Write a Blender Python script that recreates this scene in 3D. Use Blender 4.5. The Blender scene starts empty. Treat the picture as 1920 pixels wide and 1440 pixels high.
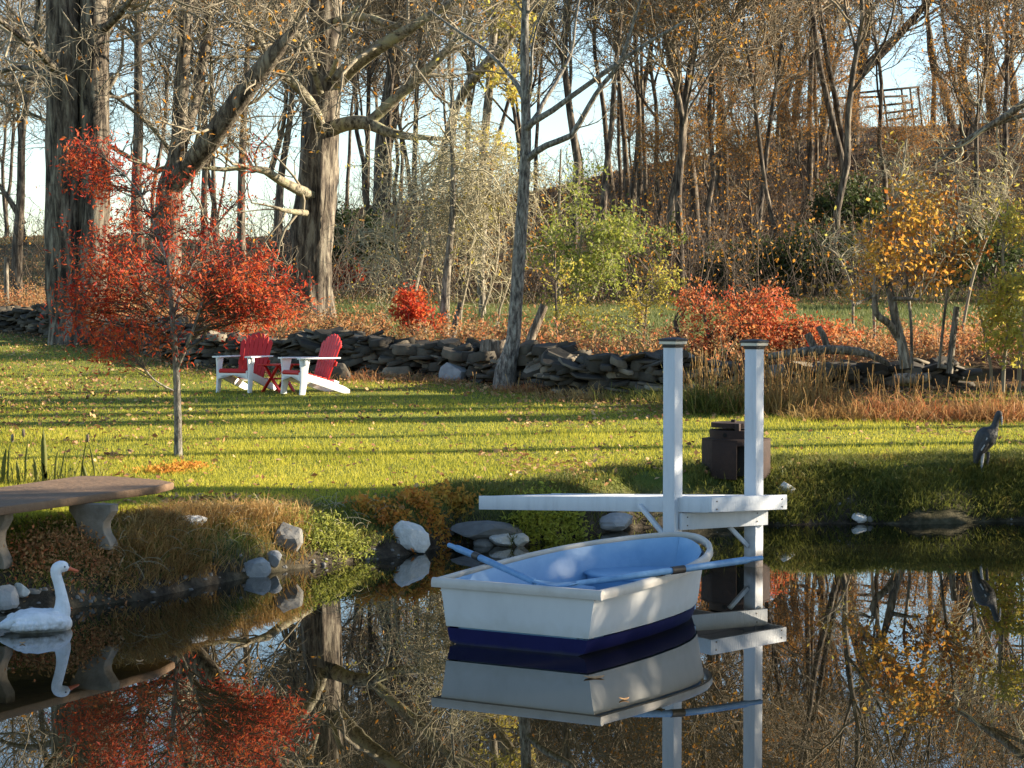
import bpy, math, random
import numpy as np
from mathutils import Vector, Matrix

rng = np.random.default_rng(11)
random.seed(5)
C = bpy.context.scene.collection
F, CX, CY, Y0, H = 3827.0, 960.0, 720.0, 580.0, 2.2
TH = math.atan((CY - Y0) / F)
ct, st = math.cos(TH), math.sin(TH)
SUN_AZ, SUN_EL = math.radians(9), math.radians(19)


# ------------------------------------------------------------ camera maths
def ray(px, py):
    u = (px - CX) / F
    v = (CY - py) / F
    d = np.array([u, ct + v * st, -st + v * ct])
    return d / d[1]


def P(px, py, d):
    r = ray(px, py)
    return np.array([r[0] * d, d, H + r[2] * d])


def onZ(px, py, z):
    r = ray(px, py)
    d = (z - H) / r[2]
    return np.array([r[0] * d, d, z])


def sc(d):
    return F / d


# ------------------------------------------------------------ terrain
SH = np.array([(-900, 1200), (-300, 1165), (0, 1150), (100, 1147), (250, 1130), (400, 1097), (480, 1082), (560, 1068),
               (700, 1050), (760, 1042), (850, 1022), (960, 1030), (1100, 1006), (1200, 992), (1300, 988), (1450, 986),
               (1600, 985), (1760, 981), (1920, 978), (2300, 985), (2900, 1000)], float)
shd = F * H / (SH[:, 1] - Y0)
shx = (SH[:, 0] - CX) * shd / F
WL = np.array([(-400, 51), (-60, 49.6), (60, 48.9), (230, 43.5), (400, 37.8), (600, 36.3), (850, 34.9), (1000, 32.8), (1100, 31), (1250, 30.6),
               (1400, 31.2), (1600, 32), (1760, 32.5), (2300, 34), (4000, 40)], float)
wlx = (WL[:, 0] - CX) * WL[:, 1] / F
wly = WL[:, 1]
HP = np.array([(-2000, 1.2), (0, 1.9), (300, 1.7), (500, 2.0), (700, 3.6), (1000, 4.8), (1300, 6.6), (1500, 8.2), (1920, 8.8), (4000, 9.5)])


def sm(t):
    t = np.clip(t, 0, 1)
    return t * t * (3 - 2 * t)


def vnoise(x, y, s=1.0, seed=0):
    r = np.random.default_rng(900 + seed)
    out = np.zeros_like(np.asarray(x, float))
    for i in range(7):
        a = r.uniform(0, 6.28)
        f = r.uniform(.5, 1.8) / s
        out = out + np.sin((x * math.cos(a) + y * math.sin(a)) * f + r.uniform(0, 6.28))
    return out / 4.0


def pond_t(x, y):
    ys = np.interp(x, shx, shd) + .12 * vnoise(x, y * 0, .35, 1) + .05 * vnoise(x, y * 0, .1, 2)
    return np.maximum(np.maximum(y - ys, 3.5 - y), np.maximum(x - 9.5, -x - 24))


def ground(x, y):
    x = np.asarray(x, float)
    y = np.asarray(y, float)
    t = pond_t(x, y)
    yw = np.interp(x, wlx, wly)
    yl = np.minimum(y, yw)
    lawn = np.maximum(.40, .45 + .042 * (yl - 20)) + .13 * sm((-1.5 - x) / 1.5) * np.exp(-np.clip(y - 15, 0, 50) / 4.0)
    lawn = np.where(y < 12, .5, lawn)
    w = np.clip(y - yw, 0, 400)
    z = lawn + .36 * sm(w / 1.5) + .035 * np.minimum(w, 85)
    pxa = CX + F * x / np.maximum(y, 5)
    hp = np.interp(pxa, HP[:, 0], HP[:, 1])
    z = z + hp * sm((y - 62) / 60.0) * (y > 10)
    z = z + np.clip(y - 62, 0, 60) / 60 * .35 * vnoise(x, y, 4, 3)
    z = z + .012 * vnoise(x, y, .8, 4) * sm(t / 1.5) + .05 * vnoise(x, y, .25, 5) * sm(t / .15) * (1 - sm((t - .3) / .8))
    wid = np.where(x < -1, .95, .75)
    prof = 1 - (1 - np.clip(t / wid, 0, 1)) ** 1.7
    return np.where(t < 0, np.maximum(.5 * t, -1.0) - .02, z * prof + .0 * t)


def gz(x, y):
    return float(ground(np.array([x]), np.array([y]))[0])


def onG(px, py):
    r = ray(px, py)
    ds = np.arange(12, 160, .05)
    zz = H + r[2] * ds
    g = ground(r[0] * ds, ds)
    k = np.nonzero(zz <= g)[0]
    d = ds[k[0]] if len(k) else 160
    return np.array([r[0] * d, d, gz(r[0] * d, d)])


# ------------------------------------------------------------ materials
def newmat(name):
    m = bpy.data.materials.new(name)
    m.use_nodes = True
    m.node_tree.nodes.clear()
    return m, m.node_tree.nodes, m.node_tree.links


def ramp(nodes, cols):
    r = nodes.new('ShaderNodeValToRGB')
    e = r.color_ramp.elements
    while len(e) < len(cols):
        e.new(.5)
    for i, c in enumerate(cols):
        if len(c) == 4:
            e[i].position = c[0]
            e[i].color = (*c[1:], 1)
        else:
            e[i].position = i / max(1, len(cols) - 1)
            e[i].color = (*c, 1)
    return r


def solid(name, cols, rough=.6, scale=6.0, bump=.15, stretch=(1, 1, 1), detail=6, spec=.3, bscale=None, metal=0):
    m, n, l = newmat(name)
    out = n.new('ShaderNodeOutputMaterial')
    b = n.new('ShaderNodeBsdfPrincipled')
    tc = n.new('ShaderNodeTexCoord')
    mp = n.new('ShaderNodeMapping')
    mp.inputs['Scale'].default_value = stretch
    l.new(tc.outputs['Object'], mp.inputs[0])
    nz = n.new('ShaderNodeTexNoise')
    nz.inputs['Scale'].default_value = scale
    nz.inputs['Detail'].default_value = detail
    nz.inputs['Roughness'].default_value = .65
    l.new(mp.outputs[0], nz.inputs['Vector'])
    r = ramp(n, cols)
    l.new(nz.outputs['Fac'], r.inputs[0])
    l.new(r.outputs[0], b.inputs['Base Color'])
    b.inputs['Roughness'].default_value = rough
    b.inputs['Specular IOR Level'].default_value = spec
    b.inputs['Metallic'].default_value = metal
    if bump:
        bp = n.new('ShaderNodeBump')
        bp.inputs['Strength'].default_value = bump
        bp.inputs['Distance'].default_value = .02
        n2 = n.new('ShaderNodeTexNoise')
        n2.inputs['Scale'].default_value = bscale or scale * 2.5
        n2.inputs['Detail'].default_value = 8
        l.new(mp.outputs[0], n2.inputs['Vector'])
        l.new(n2.outputs['Fac'], bp.inputs['Height'])
        l.new(bp.outputs[0], b.inputs['Normal'])
    l.new(b.outputs[0], out.inputs[0])
    return m


def leafmat(name, cols, trans=.45, nscale=1.2, mix=.5, rough=.6):
    """leaves and blades: each leaf its own tint, clumps differ, light shines through"""
    m, n, l = newmat(name)
    out = n.new('ShaderNodeOutputMaterial')
    geo = n.new('ShaderNodeNewGeometry')
    nz = n.new('ShaderNodeTexNoise')
    nz.inputs['Scale'].default_value = nscale
    nz.inputs['Detail'].default_value = 3
    l.new(geo.outputs['Position'], nz.inputs['Vector'])
    st_ = n.new('ShaderNodeMapRange')
    st_.inputs[1].default_value = .3
    st_.inputs[2].default_value = .7
    l.new(nz.outputs['Fac'], st_.inputs[0])
    mx = n.new('ShaderNodeMix')
    mx.inputs[0].default_value = mix
    l.new(geo.outputs['Random Per Island'], mx.inputs[2])
    l.new(st_.outputs[0], mx.inputs[3])
    r = ramp(n, cols)
    l.new(mx.outputs[0], r.inputs[0])
    d = n.new('ShaderNodeBsdfPrincipled')
    d.inputs['Roughness'].default_value = rough
    d.inputs['Specular IOR Level'].default_value = .25
    t = n.new('ShaderNodeBsdfTranslucent')
    l.new(r.outputs[0], d.inputs['Base Color'])
    l.new(r.outputs[0], t.inputs['Color'])
    ms = n.new('ShaderNodeMixShader')
    ms.inputs[0].default_value = trans
    l.new(d.outputs[0], ms.inputs[1])
    l.new(t.outputs[0], ms.inputs[2])
    l.new(ms.outputs[0], out.inputs[0])
    return m


def barkmat(name, dark, mid, light, sx=9.0, sz=1.3, lichen=None):
    m, n, l = newmat(name)
    out = n.new('ShaderNodeOutputMaterial')
    b = n.new('ShaderNodeBsdfPrincipled')
    b.inputs['Roughness'].default_value = .85
    b.inputs['Specular IOR Level'].default_value = .2
    tc = n.new('ShaderNodeTexCoord')
    mp = n.new('ShaderNodeMapping')
    mp.inputs['Scale'].default_value = (sx, sx, sz)
    l.new(tc.outputs['Object'], mp.inputs[0])
    nz = n.new('ShaderNodeTexNoise')
    nz.inputs['Scale'].default_value = 1.6
    nz.inputs['Detail'].default_value = 8
    nz.inputs['Roughness'].default_value = .7
    nz.inputs['Distortion'].default_value = .4
    l.new(mp.outputs[0], nz.inputs['Vector'])
    r = ramp(n, [(.38, *dark), (.5, *mid), (.62, *light)])
    l.new(nz.outputs['Fac'], r.inputs[0])
    col = r.outputs[0]
    if lichen:
        n3 = n.new('ShaderNodeTexNoise')
        n3.inputs['Scale'].default_value = 3.0
        n3.inputs['Detail'].default_value = 6
        l.new(tc.outputs['Object'], n3.inputs['Vector'])
        r3 = ramp(n, [(.5, 0, 0, 0), (.62, 1, 1, 1)])
        l.new(n3.outputs['Fac'], r3.inputs[0])
        mx = n.new('ShaderNodeMix')
        mx.data_type = 'RGBA'
        l.new(r3.outputs[0], mx.inputs[0])
        l.new(col, mx.inputs[6])
        mx.inputs[7].default_value = (*lichen, 1)
        col = mx.outputs[2]
    l.new(col, b.inputs['Base Color'])
    bp = n.new('ShaderNodeBump')
    bp.inputs['Strength'].default_value = .9
    bp.inputs['Distance'].default_value = .05
    l.new(nz.outputs['Fac'], bp.inputs['Height'])
    l.new(bp.outputs[0], b.inputs['Normal'])
    l.new(b.outputs[0], out.inputs[0])
    return m


M = {}
M['shag'] = barkmat('shaggy_bark', (.020, .016, .013), (.115, .093, .07), (.27, .235, .175), 5, .95)
M['bark'] = barkmat('grey_bark', (.045, .038, .03), (.17, .145, .11), (.36, .32, .25), 10, 2)
M['limb'] = barkmat('lichened_limb', (.05, .043, .032), (.21, .18, .125), (.36, .33, .23), 6, 5, (.34, .32, .19))
M['farbark'] = barkmat('far_bark', (.025, .02, .016), (.095, .074, .055), (.24, .20, .145), 6, 1.2)
M['smoothbark'] = barkmat('young_bark', (.06, .052, .045), (.20, .18, .15), (.40, .37, .31), 14, 4)
M['twig'] = solid('twig', [(.12, .10, .07), (.34, .29, .20)], .8, 2, 0)
M['paletwig'] = solid('pale_twig', [(.24, .21, .13), (.48, .43, .28)], .8, 2, 0)
M['fartwig'] = solid('far_twig', [(.06, .045, .032), (.36, .29, .185)], .8, .35, 0)
M['darktwig'] = solid('dark_twig', [(.035, .026, .019), (.15, .11, .075)], .8, 2, 0)
M['redleaf'] = leafmat('red_leaves', [(.20, .012, .012), (.44, .04, .020), (.56, .12, .035), (.58, .26, .07)], .5, 2.2, .5)
M['brownleaf'] = leafmat('oak_leaves', [(.24, .095, .022), (.46, .19, .032), (.60, .30, .045), (.62, .42, .07)], .5, .35, .5)
M['orangeleaf'] = leafmat('orange_leaves', [(.40, .10, .03), (.55, .22, .04), (.62, .36, .06), (.55, .42, .08)], .5, 1.6, .55)
M['yellowleaf'] = leafmat('yellow_leaves', [(.40, .28, .05), (.56, .42, .07), (.45, .42, .08), (.35, .33, .08)], .5, 1.5, .5)
M['greenleaf'] = leafmat('green_leaves', [(.06, .09, .02), (.16, .20, .04), (.32, .34, .06), (.42, .40, .10)], .45, 1.2, .5)
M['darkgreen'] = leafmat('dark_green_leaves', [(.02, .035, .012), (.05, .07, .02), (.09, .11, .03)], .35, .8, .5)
M['redbrush'] = leafmat('red_brush', [(.30, .035, .025), (.48, .09, .035), (.55, .19, .06), (.5, .30, .12)], .45, 1.5, .5)
M['tanbrush'] = leafmat('tan_brush', [(.09, .08, .03), (.32, .15, .055), (.48, .29, .12), (.48, .14, .055), (.40, .34, .10)], .45, .9, .55)
M['grass'] = leafmat('grass_blades', [(.17, .19, .022), (.34, .335, .036), (.52, .475, .055), (.66, .54, .09)], .5, .9, .42)
M['meadow'] = leafmat('meadow_blades', [(.07, .10, .03), (.13, .16, .05), (.26, .24, .08)], .4, .3, .5)
M['drygrass'] = leafmat('dry_grass', [(.18, .09, .03), (.36, .21, .07), (.50, .33, .12), (.60, .44, .20)], .4, 1.5, .45)
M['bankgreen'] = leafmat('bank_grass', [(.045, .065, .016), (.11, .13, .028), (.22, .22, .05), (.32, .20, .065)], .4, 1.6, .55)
M['litter'] = leafmat('fallen_leaf', [(.12, .055, .028), (.28, .13, .055), (.46, .27, .12), (.60, .44, .22)], .25, .6, .3)
M['limeleaf'] = leafmat('lime_weed', [(.18, .22, .03), (.36, .38, .05), (.5, .48, .08)], .5, 3, .4)
M['stone'] = solid('wall_stone', [(.022, .019, .015), (.055, .048, .038), (.11, .098, .078), (.26, .235, .19)], .9, 3.5, .5, spec=.2)
_sm = M['stone']
_n, _l = _sm.node_tree.nodes, _sm.node_tree.links
_g = _n.new('ShaderNodeNewGeometry')
_r = ramp(_n, [(0, .45, .45, .45), (.6, .9, .88, .84), (.85, 1.5, 1.42, 1.3), (1, 2.8, 2.7, 2.5)])
_l.new(_g.outputs['Random Per Island'], _r.inputs[0])
_m = _n.new('ShaderNodeMix')
_m.data_type = 'RGBA'
_m.blend_type = 'MULTIPLY'
_m.inputs[0].default_value = 1
_b = [x for x in _n if x.type == 'BSDF_PRINCIPLED'][0]
_src = _b.inputs['Base Color'].links[0].from_socket
_l.new(_src, _m.inputs[6])
_l.new(_r.outputs[0], _m.inputs[7])
_l.new(_m.outputs[2], _b.inputs['Base Color'])
M['rock'] = solid('bank_rock', [(.14, .14, .14), (.30, .30, .29), (.46, .45, .43)], .85, 5, .7, spec=.25)
M['paleRock'] = solid('pale_rock', [(.25, .24, .22), (.55, .54, .50), (.75, .74, .70)], .8, 9, .8, spec=.25)
M['flatrock'] = solid('slate_rock', [(.06, .058, .053), (.16, .155, .142), (.28, .27, .245)], .85, 6, .6)
M['white'] = solid('white_paint', [(.38, .40, .42), (.55, .575, .60), (.62, .64, .66)], .5, 4, .25, stretch=(3, 3, .5), bscale=30)
M['chairwhite'] = solid('white_plastic', [(.76, .76, .74), (.82, .82, .80)], .45, 5, .04)
M['chairred'] = solid('red_plastic', [(.46, .012, .010), (.62, .020, .014)], .42, 5, .05)
M['black'] = solid('black_cap', [(.02, .018, .016), (.04, .035, .03)], .5, 12, .1)
M['cream'] = solid('cream_cap', [(.58, .52, .40), (.68, .62, .50)], .5, 12, .08)
M['hullwhite'] = solid('hull_white', [(.36, .36, .345), (.50, .50, .485), (.56, .56, .545)], .42, 3, .05, stretch=(1, 1, .4), spec=.4)
M['navy'] = solid('hull_navy', [(.004, .005, .035), (.007, .008, .055), (.010, .011, .07)], .55, 6, .06, spec=.12)
M['lip'] = solid('gunwale_cream', [(.32, .28, .23), (.46, .43, .38), (.56, .53, .49)], .5, 7, .1)
M['blue'] = solid('blue_liner', [(.09, .21, .36), (.15, .30, .47), (.22, .38, .55), (.40, .55, .66)], .45, 4, .08, spec=.4)
M['oar'] = solid('blue_oar', [(.06, .13, .24), (.12, .25, .42), (.20, .36, .55)], .5, 14, .15, stretch=(1, 1, 1))
M['rust'] = solid('rusty_iron', [(.012, .008, .007), (.032, .018, .014), (.065, .034, .022)], .8, 7, .4)
M['near_black'] = solid('near_black', [(.006, .006, .006), (.012, .011, .010)], .9, 7, .2)  # near-black fill for the fire box inside and the vent disc
M['slab'] = solid('weathered_slab', [(.05, .034, .022), (.13, .08, .046), (.19, .12, .07), (.22, .20, .17)], .85, 3.5, .6, bscale=20)
M['concrete'] = solid('mossy_concrete', [(.06, .05, .035), (.20, .17, .13), (.34, .30, .24)], .9, 7, .6)
M['swan'] = solid('swan_paint', [(.34, .34, .31), (.66, .68, .70), (.80, .82, .84)], .5, 14, .5, bscale=26)


def stain(m, z0, z1, col, amt=.8, ns=7.0):
    '''a water-line stain that keeps to its height on the object'''
    n, l = m.node_tree.nodes, m.node_tree.links
    b = [x for x in n if x.type == 'BSDF_PRINCIPLED'][0]
    src = b.inputs['Base Color'].links[0].from_socket
    geo = n.new('ShaderNodeNewGeometry')
    sx = n.new('ShaderNodeSeparateXYZ')
    l.new(geo.outputs['Position'], sx.inputs[0])
    nz = n.new('ShaderNodeTexNoise')
    nz.inputs['Scale'].default_value = ns
    nz.inputs['Detail'].default_value = 6
    l.new(geo.outputs['Position'], nz.inputs['Vector'])
    ad = n.new('ShaderNodeMath')
    ad.operation = 'MULTIPLY_ADD'
    ad.inputs[1].default_value = (z1 - z0) * 1.6
    l.new(nz.outputs['Fac'], ad.inputs[0])
    sb_ = n.new('ShaderNodeMath')
    sb_.operation = 'SUBTRACT'
    sb_.inputs[1].default_value = (z1 - z0) * .8
    l.new(sx.outputs[2], sb_.inputs[0])
    l.new(sb_.outputs[0], ad.inputs[2])
    mr = n.new('ShaderNodeMapRange')
    mr.inputs[1].default_value = z0
    mr.inputs[2].default_value = z1
    mr.inputs[3].default_value = amt
    mr.inputs[4].default_value = 0
    l.new(ad.outputs[0], mr.inputs[0])
    mx = n.new('ShaderNodeMix')
    mx.data_type = 'RGBA'
    l.new(mr.outputs[0], mx.inputs[0])
    l.new(src, mx.inputs[6])
    mx.inputs[7].default_value = (*col, 1)
    l.new(mx.outputs[2], b.inputs['Base Color'])


stain(M['swan'], .0, .07, (.20, .18, .12), .8, 22)
stain(M['white'], .0, .22, (.12, .075, .04), .85, 9)
stain(M['hullwhite'], .10, .20, (.38, .36, .30), .55, 12)
stain(M['navy'], .0, .025, (.05, .05, .035), .5, 15)
M['beak'] = solid('orange_beak', [(.45, .10, .04), (.55, .14, .06)], .5, 20, 0)
M['heron'] = solid('heron_grey', [(.016, .016, .016), (.042, .042, .042), (.10, .10, .098)], .6, 14, .4)
M['heronpale'] = solid('heron_pale', [(.30, .30, .30), (.50, .50, .50)], .6, 20, .2)
M['deadwood'] = barkmat('dead_wood', (.05, .04, .03), (.17, .13, .09), (.34, .29, .22), 12, 1.5)
M['greywood'] = solid('weathered_rail', [(.05, .04, .035), (.13, .11, .095)], .85, 6, .3)
M['metal'] = solid('dark_metal', [(.04, .035, .03), (.09, .075, .06)], .5, 20, .1, metal=.6)


# ------------------------------------------------------------ mesh building
class MB:
    def __init__(self):
        self.v, self.q, self.t, self.qm, self.tm, self.n = [], [], [], [], [], 0

    def add(self, V, quads=None, tris=None, m=0):
        V = np.asarray(V, float).reshape(-1, 3)
        if quads is not None and len(quads):
            q = np.asarray(quads, int).reshape(-1, 4) + self.n
            self.q.append(q)
            self.qm.append(np.full(len(q), m))
        if tris is not None and len(tris):
            t = np.asarray(tris, int).reshape(-1, 3) + self.n
            self.t.append(t)
            self.tm.append(np.full(len(t), m))
        self.v.append(V)
        self.n += len(V)

    def mesh(self, name, mats, origin=(0, 0, 0), smooth=False):
        V = np.concatenate(self.v) - np.asarray(origin, float)
        me = bpy.data.meshes.new(name)
        q = np.concatenate(self.q) if self.q else np.zeros((0, 4), int)
        t = np.concatenate(self.t) if self.t else np.zeros((0, 3), int)
        mi = np.concatenate((self.qm or [np.zeros(0)]) + (self.tm or [np.zeros(0)])).astype(np.int32)
        nl = len(q) * 4 + len(t) * 3
        me.vertices.add(len(V))
        me.vertices.foreach_set('co', V.astype(np.float32).ravel())
        me.loops.add(nl)
        me.loops.foreach_set('vertex_index', np.concatenate([q.ravel(), t.ravel()]).astype(np.int32))
        me.polygons.add(len(q) + len(t))
        me.polygons.foreach_set('loop_start', np.concatenate([np.arange(len(q)) * 4, len(q) * 4 + np.arange(len(t)) * 3]).astype(np.int32))
        me.update(calc_edges=True)
        for m in (mats if isinstance(mats, (list, tuple)) else [mats]):
            me.materials.append(m)
        me.polygons.foreach_set('material_index', mi)
        if smooth:
            me.polygons.foreach_set('use_smooth', np.ones(len(mi), bool))
        me.update()
        return me

    def build(self, name, mats, parent=None, origin=None, smooth=False, bevel=0, rot=0):
        """origin in world coordinates; a child of an Empty shares that Empty's origin"""
        if origin is None:
            origin = tuple(parent.location) if parent is not None and rot is None else ((0, 0, 0) if parent is None else tuple(parent['_o']))
        me = self.mesh(name, mats, origin, smooth)
        o = bpy.data.objects.new(name, me)
        C.objects.link(o)
        if parent is not None:
            o.parent = parent
        else:
            o.location = origin
        o['_o'] = [float(a) for a in origin]
        if bevel:
            b = o.modifiers.new('bevel', 'BEVEL')
            b.width = bevel
            b.segments = 2
            b.limit_method = 'ANGLE'
        return o


def tag(o, label=None, cat=None, group=None, kind=None):
    for k, v in (('label', label), ('category', cat), ('group', group), ('kind', kind)):
        if v:
            o[k] = v
    return o


def empty(name, loc, label, cat, group=None, rz=0, local=False):
    """an Empty at a thing's base; local=True: its parts are modelled round (0,0,0)"""
    o = bpy.data.objects.new(name, None)
    o.empty_display_size = .2
    C.objects.link(o)
    o.location = loc
    o.rotation_euler = (0, 0, rz)
    o['_o'] = [0., 0., 0.] if local else [float(a) for a in loc]
    return tag(o, label, cat, group)


def nrm(a):
    return a / np.maximum(np.linalg.norm(a, axis=-1, keepdims=True), 1e-9)


def tubes(mb, Pn, R, sides=3, m=0, cap=False, ridge=None, rg=None):
    """Pn (n,k,3) centre lines, R (n,k) radii"""
    n, k = Pn.shape[:2]
    tan = np.gradient(Pn, axis=1)
    tan = nrm(tan)
    g = rg or rng
    ref = nrm(g.normal(size=(n, 1, 3)))
    mt = nrm(tan.mean(axis=1, keepdims=True))
    ref = nrm(ref - (ref * mt).sum(-1, keepdims=True) * mt)
    a = nrm(np.cross(tan, np.broadcast_to(ref, tan.shape)))
    b = np.cross(tan, a)
    ang = np.arange(sides) * 2 * np.pi / sides
    rr = np.broadcast_to(R[:, :, None], (n, k, sides)).copy()
    if ridge is not None:
        rr = rr * ridge(ang, n, k)
    V = Pn[:, :, None, :] + rr[..., None] * (np.cos(ang)[None, None, :, None] * a[:, :, None, :] + np.sin(ang)[None, None, :, None] * b[:, :, None, :])
    idx = np.arange(n * k * sides).reshape(n, k, sides)
    i0 = idx[:, :-1]
    i1 = idx[:, 1:]
    Q = np.stack([i0, np.roll(i0, -1, 2), np.roll(i1, -1, 2), i1], -1).reshape(-1, 4)
    mb.add(V.reshape(-1, 3), Q, m=m)
    if cap:
        for e in (0, k - 1):
            c0 = mb.n
            T = []
            cv = []
            for j in range(n):
                base = len(cv)
                cv.append(Pn[j, e])
                cv.extend(V[j, e])
                for s in range(sides):
                    T.append((base, base + 1 + s, base + 1 + (s + 1) % sides))
            mb.add(np.array(cv), tris=T, m=m)


def resample(pts, k):
    pts = np.asarray(pts, float)
    n = len(pts)
    if n < 3:
        t = np.linspace(0, n - 1, k)
        return np.stack([np.interp(t, np.arange(n), pts[:, c]) for c in range(pts.shape[1])], 1)
    seg = np.r_[0, np.cumsum(np.maximum(np.linalg.norm(np.diff(pts[:, :3], axis=0), axis=1), 1e-6))]
    tt = np.linspace(0, seg[-1], k)
    mm = np.gradient(pts, seg, axis=0)
    i = np.clip(np.searchsorted(seg, tt, side='right') - 1, 0, n - 2)
    h = (seg[i + 1] - seg[i])
    u = ((tt - seg[i]) / h)[:, None]
    h = h[:, None]
    h00 = 2 * u ** 3 - 3 * u ** 2 + 1
    h10 = u ** 3 - 2 * u ** 2 + u
    h01 = -2 * u ** 3 + 3 * u ** 2
    h11 = u ** 3 - u ** 2
    return h00 * pts[i] + h10 * h * mm[i] + h01 * pts[i + 1] + h11 * h * mm[i + 1]


def grow(Pn, R, count, L, ang=(25, 65), k=5, wig=.25, up=.08, t=(.25, 1.), rr=.55, rmin=.003, slender=.02, g=None):
    g = g or rng
    n, kp = Pn.shape[:2]
    sl = np.linalg.norm(np.diff(Pn, axis=1), axis=2).sum(1)
    idx = g.choice(n, count, p=sl / sl.sum())
    tt = g.uniform(t[0], t[1], count) * (kp - 1)
    i = np.clip(tt.astype(int), 0, kp - 2)
    f = (tt - i)[:, None]
    base = Pn[idx, i] * (1 - f) + Pn[idx, i + 1] * f
    tan = nrm(Pn[idx, i + 1] - Pn[idx, i])
    rb = R[idx, i] * (1 - f[:, 0]) + R[idx, i + 1] * f[:, 0]
    pr = g.normal(size=(count, 3))
    pr = nrm(pr - (pr * tan).sum(1, keepdims=True) * tan)
    a = np.radians(g.uniform(*ang, count))[:, None]
    d = tan * np.cos(a) + pr * np.sin(a)
    ln = g.uniform(*L, count) * (1 - .45 * tt / (kp - 1))
    pts = [base]
    p = base
    for j in range(k - 1):
        d = nrm(d + wig * g.normal(size=(count, 3)) + np.array([0, 0, up]))
        p = p + d * (ln / (k - 1))[:, None]
        pts.append(p)
    Q = np.stack(pts, 1)
    r0 = np.clip(np.minimum(rb * rr, ln * slender), rmin, None)
    return Q, r0[:, None] * np.linspace(1, .4, k)[None]


def leaves(mb, pos, size, m=0, g=None, flat=0., aspect=.5, droop=0., dirs=None):
    """kite-shaped folded leaves"""
    g = g or rng
    n = len(pos)
    ax = g.normal(size=(n, 3)) if dirs is None else dirs + .6 * g.normal(size=(n, 3))
    ax[:, 2] = ax[:, 2] * (1 - flat) - droop
    ax = nrm(ax)
    nr = g.normal(size=(n, 3))
    nr[:, 2] += 2 * flat
    sd = nrm(np.cross(ax, nr))
    up = np.cross(sd, ax)
    s = g.uniform(size[0], size[1], n)[:, None]
    w = s * aspect * g.uniform(.7, 1.2, n)[:, None]
    b = pos
    tip = pos + ax * s + up * s * .08
    l_ = pos + ax * s * .45 + sd * w * .5 + up * s * .12
    r_ = pos + ax * s * .45 - sd * w * .5 + up * s * .12
    V = np.stack([b, r_, tip, l_], 1).reshape(-1, 3)
    i = np.arange(n)[:, None] * 4
    T = np.concatenate([i + np.array([0, 1, 2]), i + np.array([0, 2, 3])])
    mb.add(V, tris=T, m=m)


def blades(mb, base, h, w, lean=.35, m=0, g=None, dirn=None, segs=1):
    """grass blades: tapered triangles, or bent two-piece blades"""
    g = g or rng
    n = len(base)
    a = g.uniform(0, 6.283, n)
    sd = np.stack([np.cos(a), np.sin(a), np.zeros(n)], 1)
    ln = g.normal(size=(n, 3)) * lean
    ln[:, 2] = 1
    if dirn is not None:
        ln[:, :2] += dirn
    d = nrm(ln)
    hh = (h if np.ndim(h) else g.uniform(h * .55, h * 1.3, n))[:, None]
    ww = w * g.uniform(.7, 1.3, n)[:, None]
    if segs == 1:
        V = np.stack([base - sd * ww * .5, base + sd * ww * .5, base + d * hh], 1).reshape(-1, 3)
        mb.add(V, tris=np.arange(n * 3).reshape(-1, 3), m=m)
    else:
        d2 = nrm(d + np.stack([d[:, 0] * 2.5, d[:, 1] * 2.5, -.9 * np.abs(g.normal(size=n)) * segs * .4], 1))
        mid = base + d * hh * .6
        tip = mid + d2 * hh * .5
        V = np.stack([base - sd * ww * .5, base + sd * ww * .5, mid + sd * ww * .42, mid - sd * ww * .42, tip], 1).reshape(-1, 3)
        i = np.arange(n)[:, None] * 5
        mb.add(V, quads=i + np.array([0, 1, 2, 3]), tris=i + np.array([3, 2, 4]), m=m)


BOXQ = [(0, 3, 2, 1), (4, 5, 6, 7), (0, 1, 5, 4), (1, 2, 6, 5), (2, 3, 7, 6), (3, 0, 4, 7)]


def box(mb, c, size, mat=None, m=0):
    x, y, z = np.asarray(size, float) / 2
    V = np.array([(-x, -y, -z), (x, -y, -z), (x, y, -z), (-x, y, -z), (-x, -y, z), (x, -y, z), (x, y, z), (-x, y, z)])
    if mat is not None:
        V = V @ np.array(mat)[:3, :3].T
    mb.add(V + np.asarray(c, float), BOXQ, m=m)


def hexa(mb, b4, t4, m=0):
    mb.add(np.concatenate([np.asarray(b4, float), np.asarray(t4, float)]), BOXQ, m=m)


def beam(mb, p, q, w, h, up=(0, 0, 1), m=0):
    p, q = np.asarray(p, float), np.asarray(q, float)
    d = nrm(q - p)
    s = nrm(np.cross(d, np.asarray(up, float)))
    u = np.cross(s, d)
    b = [p - s * w / 2 - u * h / 2, p + s * w / 2 - u * h / 2, p + s * w / 2 + u * h / 2, p - s * w / 2 + u * h / 2]
    t = [x + (q - p) for x in b]
    mb.add(np.array(b + t), BOXQ, m=m)


def loft(mb, rings, m=0, cap=True):
    k = len(rings[0])
    V = np.concatenate(rings)
    n = len(rings)
    idx = np.arange(n * k).reshape(n, k)
    Q = np.stack([idx[:-1], np.roll(idx[:-1], -1, 1), np.roll(idx[1:], -1, 1), idx[1:]], -1).reshape(-1, 4)
    mb.add(V, Q, m=m)
    if cap:
        for e in (0, n - 1):
            r = rings[e]
            cv = np.concatenate([[r.mean(0)], r])
            T = [(0, 1 + s, 1 + (s + 1) % k) if e else (0, 1 + (s + 1) % k, 1 + s) for s in range(k)]
            mb.add(cv, tris=T, m=m)


def prism(mb, poly, f0, f1, m=0):
    """poly: list of 2-D points, f0/f1 map a 2-D point to each face's 3-D point"""
    a = np.array([f0(p) for p in poly])
    b = np.array([f1(p) for p in poly])
    loft(mb, [a, b], m=m)


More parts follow.
